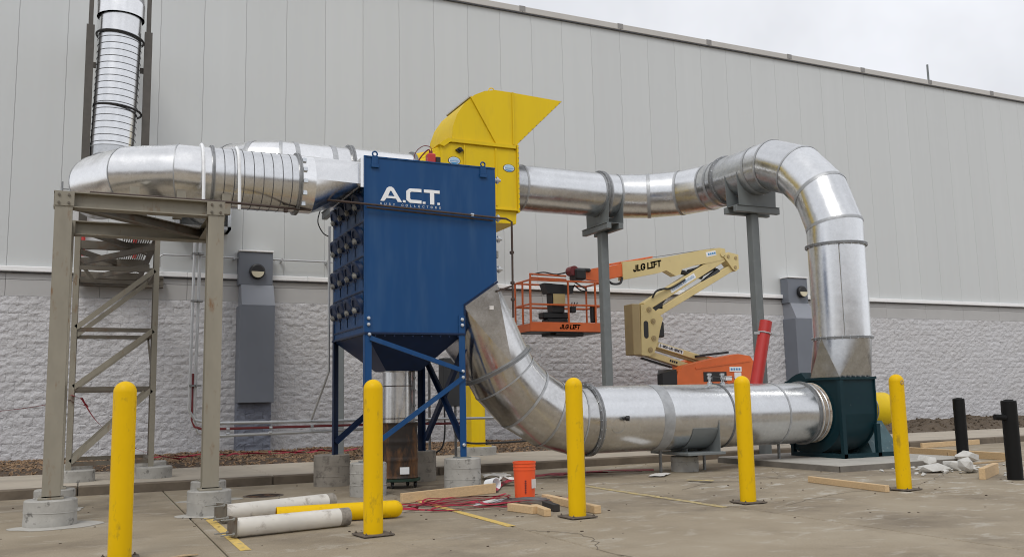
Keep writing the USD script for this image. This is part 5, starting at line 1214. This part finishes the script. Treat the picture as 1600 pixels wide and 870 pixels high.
# upright
uq = beam_poly([(13.98, 2.52), (14.02, 3.92), (14.30, 3.92), (14.74, 3.55), (14.62, 3.2), (14.55, 2.92), (14.42, 2.60), (14.25, 2.48)], .42, 'cream', 'upright')
obj('end_cover', cbox(13.72, 13.99, LY - .21, LY + .21, 2.52, 3.93, .015), M['cream_dark'], uq)
slot = affinity.translate(LineString([(0, -.17), (0, .17)]).buffer(.075), 14.16, 3.22)
obj('slot', plate_xz(slot, LY - .215, LY - .205), M['black'], uq)
for q_ in ((14.28, 3.78), (14.40, 3.46), (14.40, 2.98), (14.27, 2.66)):
    obj('pin', cat(cyl((q_[0], LY - .235, q_[1]), (q_[0], LY - .20, q_[1]), .075, 18), cyl((q_[0], LY - .25, q_[1]), (q_[0], LY - .23, q_[1]), .03, 8)), M['cream_dark'], uq, 30)
obj('cylinder_end', cbox(14.62, 14.84, LY - .12, LY + .12, 3.02, 3.46, .03), M['black'], lf)
# lower boom to the turntable
xz_bar((14.5, 2.83), (16.35, 2.36), .17, .22, 'cream', 'tower_boom')
xz_bar((14.2, 2.58), (15.75, 2.16), .17, .22, 'cream', 'tower_link')
xz_bar((14.45, 2.74), (16.1, 2.31), .09, .12, 'cream_dark', 'tower_rod')
xz_bar((14.1, 2.44), (15.1, 2.18), .05, .12, 'black', 'hose_bundle')
# turntable, hood, counterweight, chassis, wheels
def obj_s(name, mesh, *a, **k):
    mesh.apply_translation([-.36, 0, 0]); return obj(name, mesh, *a, **k)
body = plate_xz([(15.02, 1.15), (15.02, 1.80), (15.12, 2.05), (15.40, 2.20), (16.3, 2.38), (17.2, 2.52), (17.62, 2.46), (17.74, 2.30), (17.76, 1.15)], 20.75, 21.15)
obj_s('engine_hood', body, M['orange'], lf)
obj_s('engine_hood', plate_xz([(16.15, 1.15), (16.15, 2.30), (16.5, 2.42), (17.2, 2.52), (17.62, 2.46), (17.74, 2.30), (17.76, 1.15)], 22.1, 22.5), M['orange'], lf)
obj_s('hood_vent', cbox(15.95, 16.75, 20.74, 20.76, 1.75, 2.02, .005), M['black'], lf)
obj_s('hood_ridge', bar((15.7, 20.745, 2.12), (17.6, 20.745, 2.33), .02, .05), M['orange'], lf)
obj_s('hood_top', bar((16.2, 21.6, 2.48), (17.35, 21.6, 2.60), .5, .06), M['black'], lf)
obj('counterweight', trimesh.convex.convex_hull(np.array([(x_, y_, z_) for x_, y_, zt2 in ((14.20, 20.95, 1.96), (14.26, 20.78, 2.0), (14.70, 20.74, 2.10), (14.95, 22.0, 2.12), (14.75, 21.6, 2.05)) for z_ in (1.10, zt2)])), M['black'], lf)
obj_s('turntable', cat(cbox(14.6, 17.7, 20.9, 22.4, .95, 1.16, .03), cyl((16.2, 21.6, .80), (16.2, 21.6, .97), .55, 28)), M['orange'], lf, 30)
obj('chassis', cbox(14.7, 17.6, 21.0, 22.2, .50, .82, .04), M['dark_gray'], lf)
for xx in (14.9, 17.4):
    for yy in (20.85, 22.35):
        w_ = obj('wheel', lathe([(.2, -.16), (.40, -.16), (.44, -.10), (.44, .10), (.40, .16), (.2, .16)], (xx, yy, .60), (0, 1, 0), 30), M['black'], lf, 30)
        obj('rim', lathe([(0.001, -.12), (.22, -.12), (.22, .12), (0.001, .12)], (xx, yy, .60), (0, 1, 0), 20), M['cream'], w_, 30)
# basket
BX0, BX1, BY0, BY1 = 10.54, 12.72, 20.95, 21.85
zf, zt_ = 3.10, 4.43
bp = UsdGeom.Xform.Define(stage, numbered(str(lf.GetPath()), 'basket')).GetPrim()
UsdGeom.Xformable(bp).AddTranslateOp().Set(Gf.Vec3d(-.15, 0, 0))
T_ = .035
def rail(p, q, r=.026): return cyl(p, q, r, 8)
for p, q in [((BX0, BY0, z), (BX1, BY0, z)) for z in (zt_, 3.80)] + [((BX0, BY1, z), (BX1, BY1, z)) for z in (zt_, 3.80)] + [((x_, BY0, z), (x_, BY1, z)) for x_ in (BX0, BX1) for z in (zt_, 3.80)] + [((11.0, BY1, 4.72), (12.1, BY1, 4.70)), ((11.0, BY1, 4.62), (12.1, BY1, 4.60))]:
    obj('rail', rail(p, q), M['orange'], bp, 40)
for x_, y_ in ((BX0, BY0), (BX1, BY0), (BX0, BY1), (BX1, BY1), (11.66, BY0), (12.48, BY0), (11.0, BY1), (11.98, BY1), (BX0, (BY0 + BY1) / 2)):
    obj('stanchion', rail((x_, y_, zf), (x_, y_, 4.74 if (x_ == 11.0) else zt_), .028), M['orange'], bp, 40)
obj('toe_board', cat(cbox(BX0, BX1, BY0 - .03, BY0, zf, zf + .24), cbox(BX0, BX1, BY1, BY1 + .03, zf, zf + .2), cbox(BX0 - .03, BX0, BY0, BY1, zf, zf + .2), cbox(BX1, BX1 + .03, BY0, BY1, zf, zf + .2)), M['orange'], bp)
obj('floor', cbox(BX0, BX1, BY0, BY1, zf - .02, zf + .02), M['dark_gray'], bp)
obj('floor_support', cat(cbox(11.2, 12.2, BY0 + .2, BY1 - .2, zf - .10, zf - .021), cbox(11.3, 12.1, BY0 + .05, BY0 + .2, zf - .07, zf - .021)), M['black'], bp)
obj('control_console', cat(plate_xz([(11.02, 4.38), (11.92, 4.34), (11.86, 4.12), (11.62, 4.12), (11.60, 3.62), (11.25, 3.62), (11.23, 4.12), (11.12, 4.10)], BY0 + .12, BY0 + .42), cbox(10.98, 11.75, BY0 + .15, BY0 + .45, 3.45, 3.62, .03), cbox(11.10, 11.70, BY0 + .1, BY0 + .5, 3.12, 3.45, .03)), M['black'], bp)
obj('manual_box', cbox(11.27, 11.62, BY0 + .10, BY0 + .13, 3.84, 4.10), M['cream'], bp)
obj('foot_switch', cbox(12.36, 12.50, BY0 + .03, BY0 + .12, 3.36, 3.80, .02), M['black'], bp)
obj('joystick_box', cat(cbox(11.78, 11.95, BY0 + .1, BY0 + .3, 3.62, 3.78, .02), *[cyl((11.85 + k * .07, BY0 + .2, 3.78), (11.87 + k * .08, BY0 + .18, 3.90), .015, 6) for k in range(3)]), M['black'], bp)
obj('hose', tube(smooth_path([(11.05, BY1, 4.70), (11.4, BY1, 4.78), (11.8, BY1, 4.74), (12.1, LY, 4.80)]), .02, 6), M['black'], bp, 40)
obj('hose', tube(smooth_path([(11.9, BY0 + .1, 4.35), (12.05, BY0, 4.20), (12.25, BY0 + .05, 4.22), (12.2, LY, 4.5)]), .02, 6), M['black'], bp, 40)
# lettering
bd = V(16.2 - 14.9, 0, 5.57 - 5.29); bd /= np.linalg.norm(bd); bu = V(-bd[2], 0, bd[0])
obj('lettering', text_on('JLG LIFT', .165, V(13.86, LY - .131, 4.84), bd, bu, .004, True, shear=.25, width=1.0), M['black_print'], mb)
obj('lettering', text_on('JLG LIFT', .11, (11.36, BY0 - .031, zf + .07), (1, 0, 0), (0, 0, 1), .003, True, shear=.25, width=.62), M['black_print'], bp)
ad = V(17.10 - 14.22, 0, 5.44 - 3.86); ad /= np.linalg.norm(ad); au = V(-ad[2], 0, ad[0])
p_ = V(15.10, LY - .121, 4.344) - au * .075
lbp = obj('rental_decal', trimesh.convex.convex_hull(np.array([p_ + ad * a + au * b + V(0, c, 0) for a in (0, 1.0) for b in (0, .15) for c in (0, -.004)])), M['white_print'], lf)
obj('lettering', text_on('United Rentals', .085, p_ + ad * .06 + au * .04 + V(0, -.004, 0), ad, au, .003, width=.88), M['label_blue'], lbp)
td = V(16.35 - 14.5, 0, 2.36 - 2.83); td /= np.linalg.norm(td); tu = V(-td[2], 0, td[0])
p_ = V(14.62, LY - .111, 2.80) - tu * .055
lbp = obj('phone_decal', trimesh.convex.convex_hull(np.array([p_ + td * a + tu * b + V(0, c, 0) for a in (0, .85) for b in (0, .11) for c in (0, -.004)])), M['white_print'], lf)
obj('lettering', text_on('1-800-UR-RENTS', .07, p_ + td * .03 + tu * .025 + V(0, -.004, 0), td, tu, .003, True, width=.78), M['black_print'], lbp)
td2 = V(15.75 - 14.2, 0, 2.16 - 2.58); td2 /= np.linalg.norm(td2); tu2 = V(-td2[2], 0, td2[0])
obj('model_mark', text_on('450AJ' if False else 'MMMM', .07, V(14.98, LY - .112, 2.345), td2, tu2, .003, True, shear=.3, width=.3) if False else cat(*[bar(V(14.98, LY - .113, 2.37) + td2 * k * .07, V(14.98, LY - .113, 2.37) + td2 * (k * .07 + .05), .006, .06) for k in range(4)]), M['black_print'], lf)
dk = obj('boom_decal', trimesh.convex.convex_hull(np.array([V(16.42, LY - .131, 5.38) + bd * a + bu * b + V(0, c, 0) for a in (0, .36) for b in (0, .14) for c in (0, -.004)])), M['white_print'], mb)
obj('decal_print', cat(*[bar(V(16.47, LY - .137, 5.46) + bd * k * .075, V(16.47, LY - .137, 5.46) + bd * (k * .075 + .055), .004, .06) for k in range(4)]), M['label_blue'], lf)
hd = obj_s('hood_decal', cbox(16.86, 17.28, 20.738, 20.751, 2.02, 2.16), M['white_print'], lf)
obj_s('decal_print', cat(*[cbox(16.90 + k * .09, 16.96 + k * .09, 20.733, 20.738, 2.06, 2.12) for k in range(4)]), M['label_blue'], hd)
obj_s('hood_label', cbox(17.02, 17.26, 20.738, 20.751, 1.80, 2.0), M['white_print'], lf)
obj_s('hood_label', cbox(16.66, 16.92, 20.738, 20.751, 1.78, 1.90), M['white_print'], lf)
